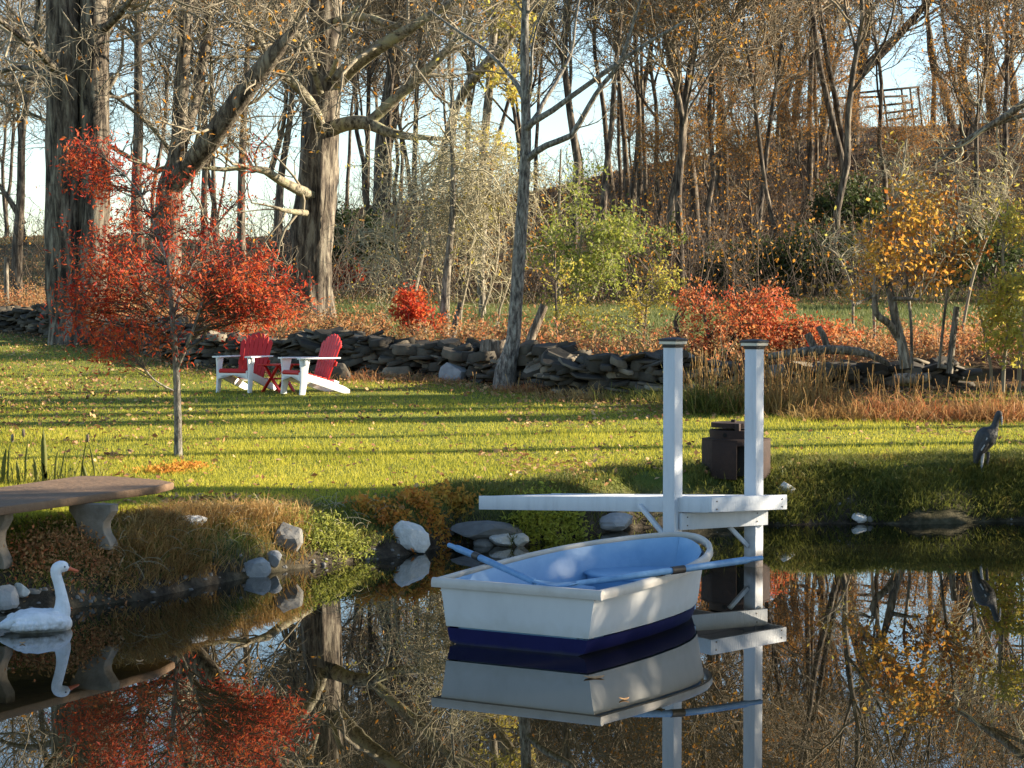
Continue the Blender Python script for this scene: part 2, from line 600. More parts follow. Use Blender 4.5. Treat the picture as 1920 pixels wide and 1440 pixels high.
# ------------------------------------------------------------ the ground, one sheet to the horizon
def axis(parts):
    out = []
    for a, b, s in parts:
        out.append(np.arange(a, b, s))
    return np.concatenate(out)


gx = axis([(-1500, -200, 100), (-200, -40, 8), (-40, -10, 1), (-10, 10, .11), (10, 40, 1), (40, 200, 8), (200, 1501, 100)])
gy = axis([(-400, -20, 40), (-20, 3, 2), (3, 13, .8), (13, 24, .1), (24, 40, .25), (40, 130, 1), (130, 300, 10), (300, 2401, 150)])
XX, YY = np.meshgrid(gx, gy)
ZZ = ground(XX, YY)
mb = MB()
nx, ny = len(gx), len(gy)
idx = np.arange(nx * ny).reshape(ny, nx)
mb.add(np.stack([XX, YY, ZZ], -1).reshape(-1, 3), np.stack([idx[:-1, :-1], idx[:-1, 1:], idx[1:, 1:], idx[1:, :-1]], -1).reshape(-1, 4))


def ground_mat():
    m, n, l = newmat('ground')
    out = n.new('ShaderNodeOutputMaterial')
    b = n.new('ShaderNodeBsdfPrincipled')
    b.inputs['Roughness'].default_value = .95
    b.inputs['Specular IOR Level'].default_value = .15
    at = n.new('ShaderNodeAttribute')
    at.attribute_name = 'zone'
    sep = n.new('ShaderNodeSeparateColor')
    l.new(at.outputs['Color'], sep.inputs[0])
    geo = n.new('ShaderNodeNewGeometry')

    def noise(s, d=6):
        z = n.new('ShaderNodeTexNoise')
        z.inputs['Scale'].default_value = s
        z.inputs['Detail'].default_value = d
        z.inputs['Roughness'].default_value = .7
        l.new(geo.outputs['Position'], z.inputs['Vector'])
        return z.outputs['Fac']

    def mixc(f, a, c):
        x = n.new('ShaderNodeMix')
        x.data_type = 'RGBA'
        l.new(f, x.inputs[0])
        l.new(a, x.inputs[6])
        l.new(c, x.inputs[7])
        return x.outputs[2]

    def rn(cols, s, d=6):
        r = ramp(n, cols)
        l.new(noise(s, d), r.inputs[0])
        return r.outputs[0]

    lawn = rn([(.3, .05, .075, .014), (.5, .11, .14, .024), (.7, .20, .19, .04)], 3.0)
    mud = rn([(.35, .018, .014, .010), (.5, .05, .04, .028), (.68, .12, .10, .07)], 6.0, 10)
    lit = rn([(.35, .022, .015, .010), (.5, .05, .028, .015), (.62, .10, .055, .027), (.72, .17, .11, .055)], 2.2, 10)
    mead = rn([(.3, .05, .07, .02), (.55, .11, .12, .035), (.75, .22, .17, .06)], .8)
    c = mixc(sep.outputs[0], lawn, lit)
    c = mixc(sep.outputs[1], c, mead)
    c = mixc(sep.outputs[2], c, mud)
    l.new(c, b.inputs['Base Color'])
    bp = n.new('ShaderNodeBump')
    bp.inputs['Strength'].default_value = .6
    bp.inputs['Distance'].default_value = .06
    l.new(noise(14, 8), bp.inputs['Height'])
    l.new(bp.outputs[0], b.inputs['Normal'])
    l.new(b.outputs[0], out.inputs[0])
    return m


grd = mb.build('ground', ground_mat(), smooth=True)
tag(grd, kind='structure')
T_ = pond_t(XX, YY)
W_ = YY - np.interp(XX, wlx, wly)
PXA = CX + F * XX / np.maximum(YY, 5)
nz_ = vnoise(XX, YY, .5, 8) * .25


def litter_mask(x, y):
    w = y - np.interp(x, wlx, wly)
    return np.clip(sm((w + 3.0) / 2.4), 0, 1)


def meadow_mask(x, y):
    w = y - np.interp(x, wlx, wly)
    pxa = CX + F * x / np.maximum(y, 5)
    a = sm((w - 3) / 3) * (1 - sm((y - 64) / 8))
    return a * sm((pxa - 500) / 80) + sm((w - 3) / 6) * (1 - sm((pxa - 420) / 80)) * .4


zone = np.zeros((ny, nx, 4), np.float32)
zone[..., 0] = np.clip(litter_mask(XX, YY) + nz_ * (W_ > -3), 0, 1)
zone[..., 1] = np.clip(meadow_mask(XX, YY) + nz_ * meadow_mask(XX, YY), 0, 1)
zone[..., 2] = np.clip(1 - sm((T_ - .22) / .35) + nz_ * .5 * (T_ < 1), 0, 1)
zone[..., 3] = 1
at = grd.data.color_attributes.new('zone', 'FLOAT_COLOR', 'POINT')
at.data.foreach_set('color', zone.reshape(-1))


# pond water
def water_mat():
    m, n, l = newmat('pond_water')
    out = n.new('ShaderNodeOutputMaterial')
    b = n.new('ShaderNodeBsdfPrincipled')
    b.inputs['Base Color'].default_value = (.007, .007, .004, 1)
    b.inputs['Roughness'].default_value = .0
    b.inputs['IOR'].default_value = 2.15
    geo = n.new('ShaderNodeNewGeometry')
    mp = n.new('ShaderNodeMapping')
    mp.inputs['Scale'].default_value = (.5, 1.6, 1)
    l.new(geo.outputs['Position'], mp.inputs[0])
    z = n.new('ShaderNodeTexNoise')
    z.inputs['Scale'].default_value = .9
    z.inputs['Detail'].default_value = 2
    l.new(mp.outputs[0], z.inputs['Vector'])
    bp = n.new('ShaderNodeBump')
    bp.inputs['Strength'].default_value = .012
    bp.inputs['Distance'].default_value = .02
    l.new(z.outputs['Fac'], bp.inputs['Height'])
    l.new(bp.outputs[0], b.inputs['Normal'])
    l.new(b.outputs[0], out.inputs[0])
    return m


mb = MB()
mb.add([(-30, 2, 0), (30, 2, 0), (30, 26, 0), (-30, 26, 0)], [(0, 1, 2, 3)])
tag(mb.build('pond_water', water_mat()), kind='structure')


# ------------------------------------------------------------ rowing boat
c0 = np.array([.025, 13.12, 0.])
rv = np.array([.86, -.51, 0.])
rv /= np.linalg.norm(rv)
av = np.array([-rv[1], rv[0], 0.])
ZU = np.array([0, 0, 1.])
BL = 2.5
gv_v = [0, .35, .8, 1.3, 1.65, 1.95, 2.2, 2.36, 2.46, 2.5]
gv_g = [.605, .635, .65, .625, .565, .46, .33, .21, .11, .0]


def bw(v):
    return np.interp(v, gv_v, gv_g)


def sheer(v):
    return .415 + .10 * (v / BL) ** 1.6


def B(u, v, z):
    return c0 + rv * u + av * v + ZU * z


vs = np.r_[np.linspace(0, 1.7, 16), np.linspace(1.8, 2.28, 8), 2.34, 2.38, 2.41, 2.44, 2.465, 2.485, 2.5]


def half(v, f, z, inset, rake):
    """one hull line at station v: side fraction f, height z"""
    return (max(bw(v) - inset, 0) * f, v * (1 - rake * (v / BL) ** 2), z)


def hull_rows(v):
    s = sheer(v)
    return [half(v, 1, s - .05, .03, .012), half(v, .965, s * .62, .03, .035), half(v, .93, .115, .03, .06), half(v, .915, .105, .03, .065),
            half(v, .88, .02, .03, .085), half(v, .55, -.055, .03, .10), half(v, 0., -.075, .0, .105)]


def shell(mb, rows_of, keep, m=0, flip=False):
    for sg in (-1, 1):
        G = np.array([[B(sg * rows_of(v)[r][0], rows_of(v)[r][1], rows_of(v)[r][2]) for r in keep] for v in vs])
        nv, nr = G.shape[:2]
        i = np.arange(nv * nr).reshape(nv, nr)
        Q = np.stack([i[:-1, :-1], i[1:, :-1], i[1:, 1:], i[:-1, 1:]], -1).reshape(-1, 4)
        mb.add(G.reshape(-1, 3), Q if sg > 0 else Q[:, ::-1], m=m)
    rw = rows_of(0)
    for a, b in zip(keep[:-1], keep[1:]):      # the transom
        mb.add([B(-rw[a][0], rw[a][1], rw[a][2]), B(rw[a][0], rw[a][1], rw[a][2]), B(rw[b][0], rw[b][1], rw[b][2]), B(-rw[b][0], rw[b][1], rw[b][2])], [(0, 3, 2, 1)], m=m)


boat = empty('rowing_boat', c0, 'small white rowing boat with navy bottom and pale blue inside, afloat on the pond', 'rowing boat')
mb = MB()
shell(mb, hull_rows, [0, 1, 2])
mb.build('hull', M['hullwhite'], boat)
mb = MB()
shell(mb, hull_rows, [3, 4, 5, 6])
mb.build('hull_bottom', M['navy'], boat)


def inner_rows(v):
    s = sheer(v)
    r = [half(v, 1, s - .012, .04, .02), half(v, .945, s * .6, .06, .05), half(v, .86, .14, .07, .085), half(v, .79, .085, .07, .10), half(v, 0, .075, 0, .12)]
    return [(a, .03 + c * .972, z) for a, c, z in r]


mb = MB()
shell(mb, inner_rows, [0, 1, 2, 3, 4])
lin = mb.build('liner', M['blue'], boat, smooth=True)
for e in ('WELD',):
    w_ = lin.modifiers.new('weld', e)
    w_.merge_threshold = .002
lin.modifiers.new('split', 'EDGE_SPLIT').split_angle = math.radians(40)
# rolled rim all the way round
rim = [(-bw(v), v) for v in vs[::-1]] + [(bw(v), v) for v in vs]
pth = [(-bw(v), v, sheer(v)) for v in vs] + [(bw(v), v, sheer(v)) for v in vs[::-1][1:]]
pth = np.array(pth)
tn = nrm(np.gradient(pth[:, :2], axis=0))
on = np.stack([-tn[:, 1], tn[:, 0]], 1)
prof = [(-.016, .0), (-.013, .010), (0, .016), (.014, .012), (.024, .0), (.027, -.024), (.023, -.046), (.004, -.05), (-.014, -.03)]
rings = []
for p, o in zip(pth, on):
    rings.append(np.array([B(p[0] + o[0] * a, p[1] + o[1] * a, p[2] + b) for a, b in prof]))
mb = MB()
loft(mb, rings)
g0 = bw(0) + .03
ring_t = [np.array([B(u, -a * 1.0, sheer(0) + b) for a, b in prof]) for u in np.linspace(-g0, g0, 14)]
loft(mb, ring_t)
mb.build('gunwale', M['lip'], boat, smooth=True).modifiers.new('es', 'EDGE_SPLIT').split_angle = math.radians(50)
# bow seat: moulded box with rounded front
mb = MB()
fr = [(.43, 1.72), (.30, 1.60), (.11, 1.55), (-.11, 1.55), (-.30, 1.60), (-.43, 1.72)]
bk = [(-.425, 1.83), (-.31, 2.02), (-.17, 2.15), (0, 2.20), (.17, 2.15), (.31, 2.02), (.425, 1.83)]
po = fr + bk
rings = [np.array([B(u * .93, v - .0 + .03 * (v < 2), .06) for u, v in po]), np.array([B(u * .98, v, .265) for u, v in po]), np.array([B(u, v - .02 * (v < 1.84), .275) for u, v in po]), np.array([B(u, v - .02 * (v < 1.84), .292) for u, v in po]),
         np.array([B(u * .97, v + .01 * (v < 1.84), .30) for u, v in po])]
loft(mb, rings)
mb.build('bow_seat', M['blue'], boat, bevel=.006)
mb = MB()
po = [(-.50, .045), (.50, .045), (.52, .30), (.47, .36), (-.47, .36), (-.52, .30)]
loft(mb, [np.array([B(u * .92, v, .06) for u, v in po]), np.array([B(u, v, .25) for u, v in po]), np.array([B(u * .98, v, .265) for u, v in po])])
mb.build('stern_seat', M['blue'], boat, bevel=.006)
mb = MB()
for v in (.36, .39):
    pass
box(mb, B(.66, .74, sheer(.74) + .02), (.07, .05, .012), np.stack([rv, av, ZU], 1))
tubes(mb, np.array([[B(.665, .74, sheer(.74) + .02), B(.665, .74, sheer(.74) + .055)]]), np.full((1, 2), .009), 8, cap=True)
mb.build('oarlock', M['metal'], boat)
mb = MB()
box(mb, B(-.655, .70, sheer(.70) + .02), (.07, .05, .012), np.stack([rv, av, ZU], 1))
tubes(mb, np.array([[B(-.655, .70, sheer(.70) + .02), B(-.655, .70, sheer(.70) + .055)]]), np.full((1, 2), .009), 8, cap=True)
mb.build('oarlock', M['metal'], boat)


def oar(pts, blade, label):
    pts = np.array(pts)
    o = empty('oar', pts[0], label, 'oar', 'blue oars of the rowing boat')
    mb = MB()
    L = resample(pts, 30)
    t = np.linspace(0, 1, 30)
    R = np.where(t < .07, .017, np.where(t < .09, .026, .025 - .004 * t))
    tubes(mb, L[None], R[None], 12, cap=True)
    mb.build('shaft', M['oar'], o, smooth=True).modifiers.new('es', 'EDGE_SPLIT').split_angle = .7
    b = resample(np.array(blade), 14)
    d = nrm(np.gradient(b, axis=0))
    s = nrm(np.cross(d, ZU))
    wd = np.array([.022, .03, .045, .056, .064, .069, .072, .074, .075, .075, .074, .07, .06, .03])
    up = np.cross(s, d)
    rr = []
    for k in range(14):
        cup = .012
        rr.append(np.array([b[k] - s[k] * wd[k] + up[k] * cup, b[k] + up[k] * .008, b[k] + s[k] * wd[k] + up[k] * cup, b[k] + s[k] * wd[k] + up[k] * (cup - .01), b[k] - up[k] * .008, b[k] - s[k] * wd[k] + up[k] * (cup - .01)]))
    mb = MB()
    loft(mb, rr)
    mb.build('blade', M['oar'], o, smooth=True)
    # collar / leather where the oar sits in its lock
    return o, L


o1, L1_ = oar([P(842, 1022, 14.35), P(896, 1044, 14.0), P(1003, 1092, 13.36)], [P(1000, 1091, 13.37), P(1035, 1098, 13.24), P(1075, 1102, 13.13), P(1112, 1106, 13.03)],
              'blue oar crossing the far gunwale, its spoon blade resting on the stern corner')
mb = MB()
tubes(mb, np.array([L1_[9:12]]), np.full((1, 3), .028), 12, cap=True)
mb.build('collar', M['metal'], o1)
o2, L2_ = oar([P(1428, 1046, 13.95), P(1252, 1071, 13.42), P(1080, 1095, 13.2)], [P(1084, 1094, 13.2), P(1050, 1099, 13.17), P(1020, 1103, 13.14), P(985, 1107, 13.1)],
              'blue oar lying out over the near gunwale, handle pointing at the dock post')
mb = MB()
tubes(mb, np.array([L2_[14:17]]), np.full((1, 3), .027), 12, cap=True)
mb.build('collar', M['metal'], o2)

# ------------------------------------------------------------ white dock
DC = np.array([1.645, 16.80, .645])
DR = np.array([2.285, 17.30, .62])
DL = np.array([-.275, 18.55, .50])
DL2 = DL + DR - DC
dock = empty('dock', (1.6, 17.3, 0), 'white painted wooden dock on two capped posts reaching out from the bank', 'dock')
ex = nrm(DL - DC)          # along, towards the bank
ey = nrm(DR - DC)          # across, away from the camera
mb = MB()
nb = 18
LN = np.linalg.norm(DL - DC)
for i in range(nb):
    a, b = i / nb + .0016, (i + 1) / nb - .0016
    q = [DC + (DL - DC) * a, DC + (DL - DC) * b, DR + (DL - DC) * b, DR + (DL - DC) * a]
    zj = rng.normal() * .0012
    hexa(mb, [x + ZU * (-.03 + zj) for x in (q[0], q[3], q[2], q[1])], [x + ZU * zj for x in (q[0], q[3], q[2], q[1])])
mb.build('deck_boards', M['white'], dock, bevel=.003)
mb = MB()
fh = .125


def plank(mb, a, b, th, out, h, drop):
    a, b = np.asarray(a) + ZU * drop, np.asarray(b) + ZU * drop
    q = [a, b, b + out * th, a + out * th]
    hexa(mb, [x - ZU * h for x in q], q)


plank(mb, DC + ex * .0, DL, .035, -ey, fh, .003)
mb.build('side_fascia', M['white'], dock, bevel=.003)
mb = MB()
plank(mb, DR, DL2, .035, ey, fh, .003)
mb.build('side_fascia', M['white'], dock, bevel=.003)
mb = MB()
plank(mb, DC - ey * .035, DR + ey * .035, .035, -ex, fh, .0055)
fe = mb.build('end_fascia', M['white'], dock, bevel=.003)
mb = MB()
for e in (.03, .97):
    for dz in (.03, .095):
        p = DC + (DR - DC) * e - ex * .036 - ZU * dz
        mb = MB()
        tubes(mb, np.array([[p + ex * .004, p - ex * .003]]), np.full((1, 2), .007), 8, cap=True)
        mb.build('nail', M['metal'], fe)


def post(x, y, ztop, rot, size=.118):
    c_, s_ = math.cos(rot), math.sin(rot)
    R3 = np.array([[c_, -s_, 0], [s_, c_, 0], [0, 0, 1]])
    mb = MB()
    box(mb, (x, y, (ztop - 1.0) / 2), (size, size, ztop + 1.0), R3)
    p = mb.build('post', M['white'], dock, bevel=.004)
    mb = MB()
    box(mb, (x, y, ztop + .011), (size + .014, size + .014, .030), R3)
    mb.build('cap_collar', M['black'], p, bevel=.003)
    mb = MB()
    box(mb, (x, y, ztop + .037), (size + .05, size + .05, .026), R3)
    mb.build('cap_rim', M['cream'], p, bevel=.003)
    mb = MB()
    b = [(x, y, ztop + .0495)]
    hs = (size + .062) / 2
    q0 = [np.array([x, y, ztop + .0505]) + R3 @ np.array([a * hs, c * hs, 0]) for a, c in ((-1, -1), (1, -1), (1, 1), (-1, 1))]
    q1 = [np.array([x, y, ztop + .068]) + R3 @ np.array([a * hs, c * hs, 0]) for a, c in ((-1, -1), (1, -1), (1, 1), (-1, 1))]
    q2 = [np.array([x, y, ztop + .082]) + R3 @ np.array([a * .03, c * .03, 0]) for a, c in ((-1, -1), (1, -1), (1, 1), (-1, 1))]
    loft(mb, [np.array(q0), np.array(q1), np.array(q2)])
    mb.build('cap_top', M['black'], p, bevel=.003)
    return p


drot = math.atan2(ex[1], ex[0])
tpar = .165
pA = DC + (DL - DC) * tpar - ey * .100
d_ = 17.0
pA = np.array([(1262 - CX) * pA[1] / F, pA[1], 0])
pB = np.array([(1414.5 - CX) * 17.42 / F, 17.42, 0])
post(pA[0], pA[1], 1.885, drot + .04)
post(pB[0], pB[1], 1.865, drot + .02)
mb = MB()
off = -ex * .078
beam(mb, pA + off + nrm(pB - pA) * .0 + ZU * .425, pB + off + nrm(pB - pA) * .06 + ZU * .425, .035, .14)
xb = mb.build('cross_beam', M['white'], dock, bevel=.003)
for e in (.07, .93):
    for dz in (-.035, .035):
        p = pA + off + (pB - pA) * e - ex * .0175 + ZU * (.425 + dz)
        mb = MB()
        tubes(mb, np.array([[p + ex * .004, p - ex * .004]]), np.full((1, 2), .006), 8, cap=True)
        mb.build('nail', M['metal'], xb)
mb = MB()
beam(mb, P(1199, 947, 17.25), P(1243, 1000, 17.03), .035, .035)
mb.build('brace', M['white'], dock, bevel=.003)
mb = MB()
beam(mb, P(1368, 988, 17.32), P(1402, 1024, 17.38), .035, .035)
mb.build('brace', M['white'], dock, bevel=.003)

# ------------------------------------------------------------ slab bench on the bank
zt = .775
bt = [onZ(-330, 1012, zt), onZ(0, 951, zt), onZ(190, 926, zt), onZ(300, 911, zt), onZ(326, 904, zt), onZ(300, 899, zt), onZ(205, 892, zt), onZ(150, 892, zt), onZ(0, 913, zt), onZ(-330, 960, zt)]
cen = np.mean(bt, axis=0)
bench = empty('stone_bench', (cen[0], cen[1], gz(cen[0], cen[1])), 'low brown slab bench with curved concrete legs on the pond bank', 'bench')
bt = np.array(bt)
inw = nrm((cen - bt) * [1, 1, 0]) * .012
mb = MB()
loft(mb, [bt + inw * 2 - ZU * .062, bt + inw * .5 - ZU * .055, bt - ZU * .03, bt - ZU * .012, bt + inw * .6 - ZU * .002, bt + inw * 1.6])
mb.build('bench_top', M['slab'], bench)
lx = nrm((onZ(300, 911, zt) - onZ(-330, 1012, zt)) * [1, 1, 0])
wy = np.array([-lx[1], lx[0], 0])


def bench_leg(px, py):
    c = onG(px, py)
    zb = gz(c[0], c[1]) - .05
    h = zt - .062 - zb
    pr = [(.175, 0), (.18, .1), (.165, .2), (.132, .33), (.115, .48), (.125, .62), (.16, .75), (.185, .84), (.185, .999)]
    poly = [(-a, b * h) for a, b in pr] + [(a, b * h) for a, b in pr[::-1]]
    mb = MB()
    for (x0, x1), (p0, p1) in zip([(-1, 1)], [(0, 1)]):
        pass
    left = [np.array([c + wy * -a + lx * t + ZU * (zb - c[2] + b * h) for t in (-.06, .06)]) for a, b in pr]
    rings = [np.array([c + wy * -a - lx * .06 + ZU * (zb - c[2] + b * h), c + wy * a - lx * .06 + ZU * (zb - c[2] + b * h),
                       c + wy * a + lx * .06 + ZU * (zb - c[2] + b * h), c + wy * -a + lx * .06 + ZU * (zb - c[2] + b * h)]) for a, b in pr]
    loft(mb, rings)
    mb.build('bench_leg', M['concrete'], bench, bevel=.008)


bench_leg(176, 1016)
bench_leg(-22, 1052)

# ------------------------------------------------------------ swan decoy
sw0 = np.array([(66 - CX) * 13.92 / F, 13.92, 0.])
yaw = math.radians(24)
swan = empty('swan_decoy', sw0, 'white swan decoy with orange bill floating beside the left bank', 'swan decoy', rz=yaw, local=True)


def ell(c, ry, rz, ax=0, k=16, sq=1.0):
    a = np.arange(k) * 2 * np.pi / k
    p = np.stack([np.zeros(k), np.cos(a) * ry, np.sign(np.sin(a)) * np.abs(np.sin(a)) ** sq * rz], 1)
    return p + np.asarray(c)


mb = MB()
bd = [(-.262, .035, .012, .010), (-.235, .035, .03, .014), (-.19, .04, .07, .035), (-.14, .055, .115, .075), (-.06, .06, .142, .09), (.03, .055, .148, .092), (.11, .05, .135, .088),
      (.17, .045, .105, .078), (.215, .04, .06, .055), (.235, .035, .02, .02)]
loft(mb, [ell((x, 0, z), a, b) for x, z, a, b in bd])
nk = resample([(.13, 0, .06, .075), (.165, 0, .12, .062), (.168, 0, .20, .044), (.155, 0, .28, .037), (.138, 0, .345, .036), (.128, 0, .385, .037), (.135, 0, .418, .042), (.165, 0, .432, .042), (.195, 0, .425, .034), (.215, 0, .417, .018)], 34)
tubes(mb, nk[None, :, :3], nk[None, :, 3], 14, cap=True)
for sg in (-1, 1):      # folded wings
    wg = [(-.255, .02, .045, .010, .02), (-.2, .05, .06, .022, .035), (-.12, .085, .075, .045, .055), (-.02, .105, .08, .055, .065), (.08, .10, .075, .05, .058), (.15, .08, .065, .03, .04), (.185, .06, .06, .01, .012)]
    loft(mb, [ell((x, sg * y, z), a, b) for x, y, z, a, b in wg])
for sg in (-1, 1):
    for r_, (zz, yy, x0, x1, nn) in enumerate(((.128, .075, .10, -.13, 6), (.102, .122, .13, -.17, 7), (.072, .146, .13, -.20, 8), (.045, .145, .10, -.19, 7))):
        for k in range(nn):
            x = x0 + (x1 - x0) * (k + .5 * (r_ % 2)) / nn
            y = yy * (1 - .35 * ((x + .03) / .22) ** 2)
            loft(mb, [ell((x + .034 - t * .075, sg * (y + .006 * math.sin(t * 3)), zz - .012 * t), .004 + .008 * math.sin(t * 3.0), .004 + .017 * math.sin(t * 2.9), k=8) for t in np.linspace(.02, 1, 6)])
body = mb.build('body', M['swan'], swan)
rm = body.modifiers.new('fuse', 'REMESH')
rm.mode = 'VOXEL'
rm.voxel_size = .0055
rm.use_smooth_shade = True
smo = body.modifiers.new('sm', 'SMOOTH')
smo.iterations = 1
mb = MB()
bk = [(.205, 0, .418, .020), (.225, 0, .412, .016), (.25, 0, .403, .012), (.275, 0, .395, .009), (.283, 0, .392, .004)]
bk = np.array(bk)
tubes(mb, bk[None, :, :3], bk[None, :, 3], 10, cap=True)
mb.build('bill', M['beak'], swan, smooth=True)
mb = MB()
tubes(mb, np.array([[(.198, 0, .425), (.208, 0, .430), (.216, 0, .424)]]), np.array([[.02, .024, .016]]), 10, cap=True)
for sg in (-1, 1):
    tubes(mb, np.array([[(.178, sg * .030, .433), (.182, sg * .040, .433)]]), np.full((1, 2), .006), 8, cap=True)
mb.build('face_mask', M['black'], swan, smooth=True)

# ------------------------------------------------------------ heron statue
hb = onG(1838, 886)
hs_ = sc(hb[1])
heron = empty('heron_statue', hb, 'dark grey heron statue standing on the right bank above the water', 'statue', local=True, rz=math.radians(-8))


def hp(px, py, y=0.):
    return np.array([(px - 1838) / hs_, y, (886 - py) / hs_])


mb = MB()
sp = [(1829, 872, 4), (1831, 862, 7), (1837, 845, 14), (1843, 831, 19), (1851, 819, 20), (1858, 812, 15), (1862, 806, 9), (1865, 797, 7), (1867, 789, 6), (1870, 782, 7), (1873, 777, 7), (1876, 775, 4)]
rings = []
pp = np.array([np.r_[hp(a, b), w / hs_] for a, b, w in sp])
pp = resample(pp, 30)
tubes(mb, pp[None, :, :3], np.maximum(pp[None, :, 3], .004) * .98, 14, cap=True)
for sg in (-1, 1):
    wg = np.array([np.r_[hp(1829, 868, sg * .02), .012], np.r_[hp(1836, 850, sg * .055), .05], np.r_[hp(1846, 830, sg * .07), .07], np.r_[hp(1855, 817, sg * .05), .05], np.r_[hp(1859, 811, sg * .03), .015]])
    wg = resample(wg, 12)
    tubes(mb, wg[None, :, :3], wg[None, :, 3] * .66, 10, cap=True)
hbod = mb.build('body', M['heron'], heron)
rm = hbod.modifiers.new('fuse', 'REMESH')
rm.mode = 'VOXEL'
rm.voxel_size = .009
rm.use_smooth_shade = True
mb = MB()
bl = np.array([np.r_[hp(1873, 778), .022], np.r_[hp(1876, 786), .014], np.r_[hp(1877, 795), .007], np.r_[hp(1877, 800), .002]])
tubes(mb, bl[None, :, :3], bl[None, :, 3], 8, cap=True)
mb.build('bill', M['heronpale'], heron, smooth=True)
mb = MB()
for sg, px in ((-1, 1839), (1, 1850)):
    tubes(mb, np.array([[hp(px, 905, sg * .02), hp(px + 1, 880, sg * .02), hp(px + 3, 850, sg * .03)]]), np.array([[.012, .012, .02]]), 8, cap=True)
    if sg < 0:
        mb.build('leg', M['heronpale'], heron, smooth=True)
        mb = MB()
mb.build('leg', M['heron'], heron, smooth=True)
mb = MB()
for dy in (-.045,):
    for a, b in (((1849, 822), (1843, 832)), ((1844, 835), (1838, 846))):
        tubes(mb, np.array([[hp(*a, -.105), hp(*b, -.098)]]), np.array([[.012, .008]]), 8, cap=True)
mb.build('wing_streaks', M['heronpale'], heron)

# ------------------------------------------------------------ rusty fire pit
fp = onG(1380, 884)
fs = sc(fp[1])
pit = empty('fire_pit', fp, 'rusty iron fire box with round lid on the lawn behind the dock post', 'fire pit', local=True, rz=math.radians(-27))
rr_ = 62 / fs
mb = MB()
oct_ = [(math.cos(a) * rr_ * 1.04, math.sin(a) * rr_ * 1.04) for a in np.radians([-157, -112, -68, -23, 23, 68, 112, 157])]
hb_ = 60 / fs
t_ = .012
for i in range(8):
    a, b = np.array([*oct_[i], 0]), np.array([*oct_[(i + 1) % 8], 0])
    if i == 2:      # the open side: lintel and jambs only
        beam(mb, a + ZU * (hb_ - .025), b + ZU * (hb_ - .025), t_, .05, up=(0, 0, 1))
        continue
    q = [a - ZU * .06, b - ZU * .06, b * .96 - ZU * .06, a * .96 - ZU * .06]
    hexa(mb, q, [x + ZU * (hb_ + .06) for x in q])
mb.build('fire_box', M['rust'], pit, bevel=.004)
mb = MB()
top = [np.array([*p, hb_ + .001]) * np.array([1.0, 1.0, 1]) for p in oct_]
loft(mb, [np.array(top), np.array(top) + ZU * .014])
mb.build('top_plate', M['rust'], pit, bevel=.003)
mb = MB()
tubes(mb, np.array([[(-.0, 0, -.03), (0, 0, hb_ - .01)]]), np.full((1, 2), rr_ * .78), 24, cap=True)  # near-black capped cylinder filling the inside of the fire box
mb.build('dark_core', M['near_black'], pit)
mb = MB()
tubes(mb, np.array([[(0, 0, hb_ + .016), (0, 0, hb_ + .105)]]), np.full((1, 2), rr_ * .80), 36, cap=True)
rg_ = mb.build('ring', M['rust'], pit)
mb = MB()
p_ = np.array([-.02, -rr_ * .80, hb_ + .06])
tubes(mb, np.array([[p_ + np.array([0, .012, 0]), p_ - np.array([0, .006, 0])]]), np.full((1, 2), .022), 12, cap=True)  # near-black disc set on the ring
mb.build('vent_hole', M['near_black'], rg_)
mb = MB()
lc = np.array([-.03, .0, hb_ + .13])
tubes(mb, np.array([[lc, lc + ZU * .05]]), np.full((1, 2), rr_ * .68), 32, cap=True)
ld = mb.build('lid', M['rust'], pit, bevel=.003)
mb = MB()
tubes(mb, np.array([[lc + np.array([0, 0, .04]), lc + np.array([0, 0, .08])]]), np.full((1, 2), .028), 10, cap=True)
mb.build('knob', M['rust'], ld)
mb = MB()
box(mb, (.10, -rr_ * .64, hb_ + .125), (.05, .05, .11))
mb.build('lid_pivot', M['rust'], pit, bevel=.003)

# ------------------------------------------------------------ two slatted lawn chairs and their table
def rotx(a):
    c_, s_ = math.cos(a), math.sin(a)
    return np.array([[1, 0, 0], [0, c_, -s_], [0, s_, c_]])


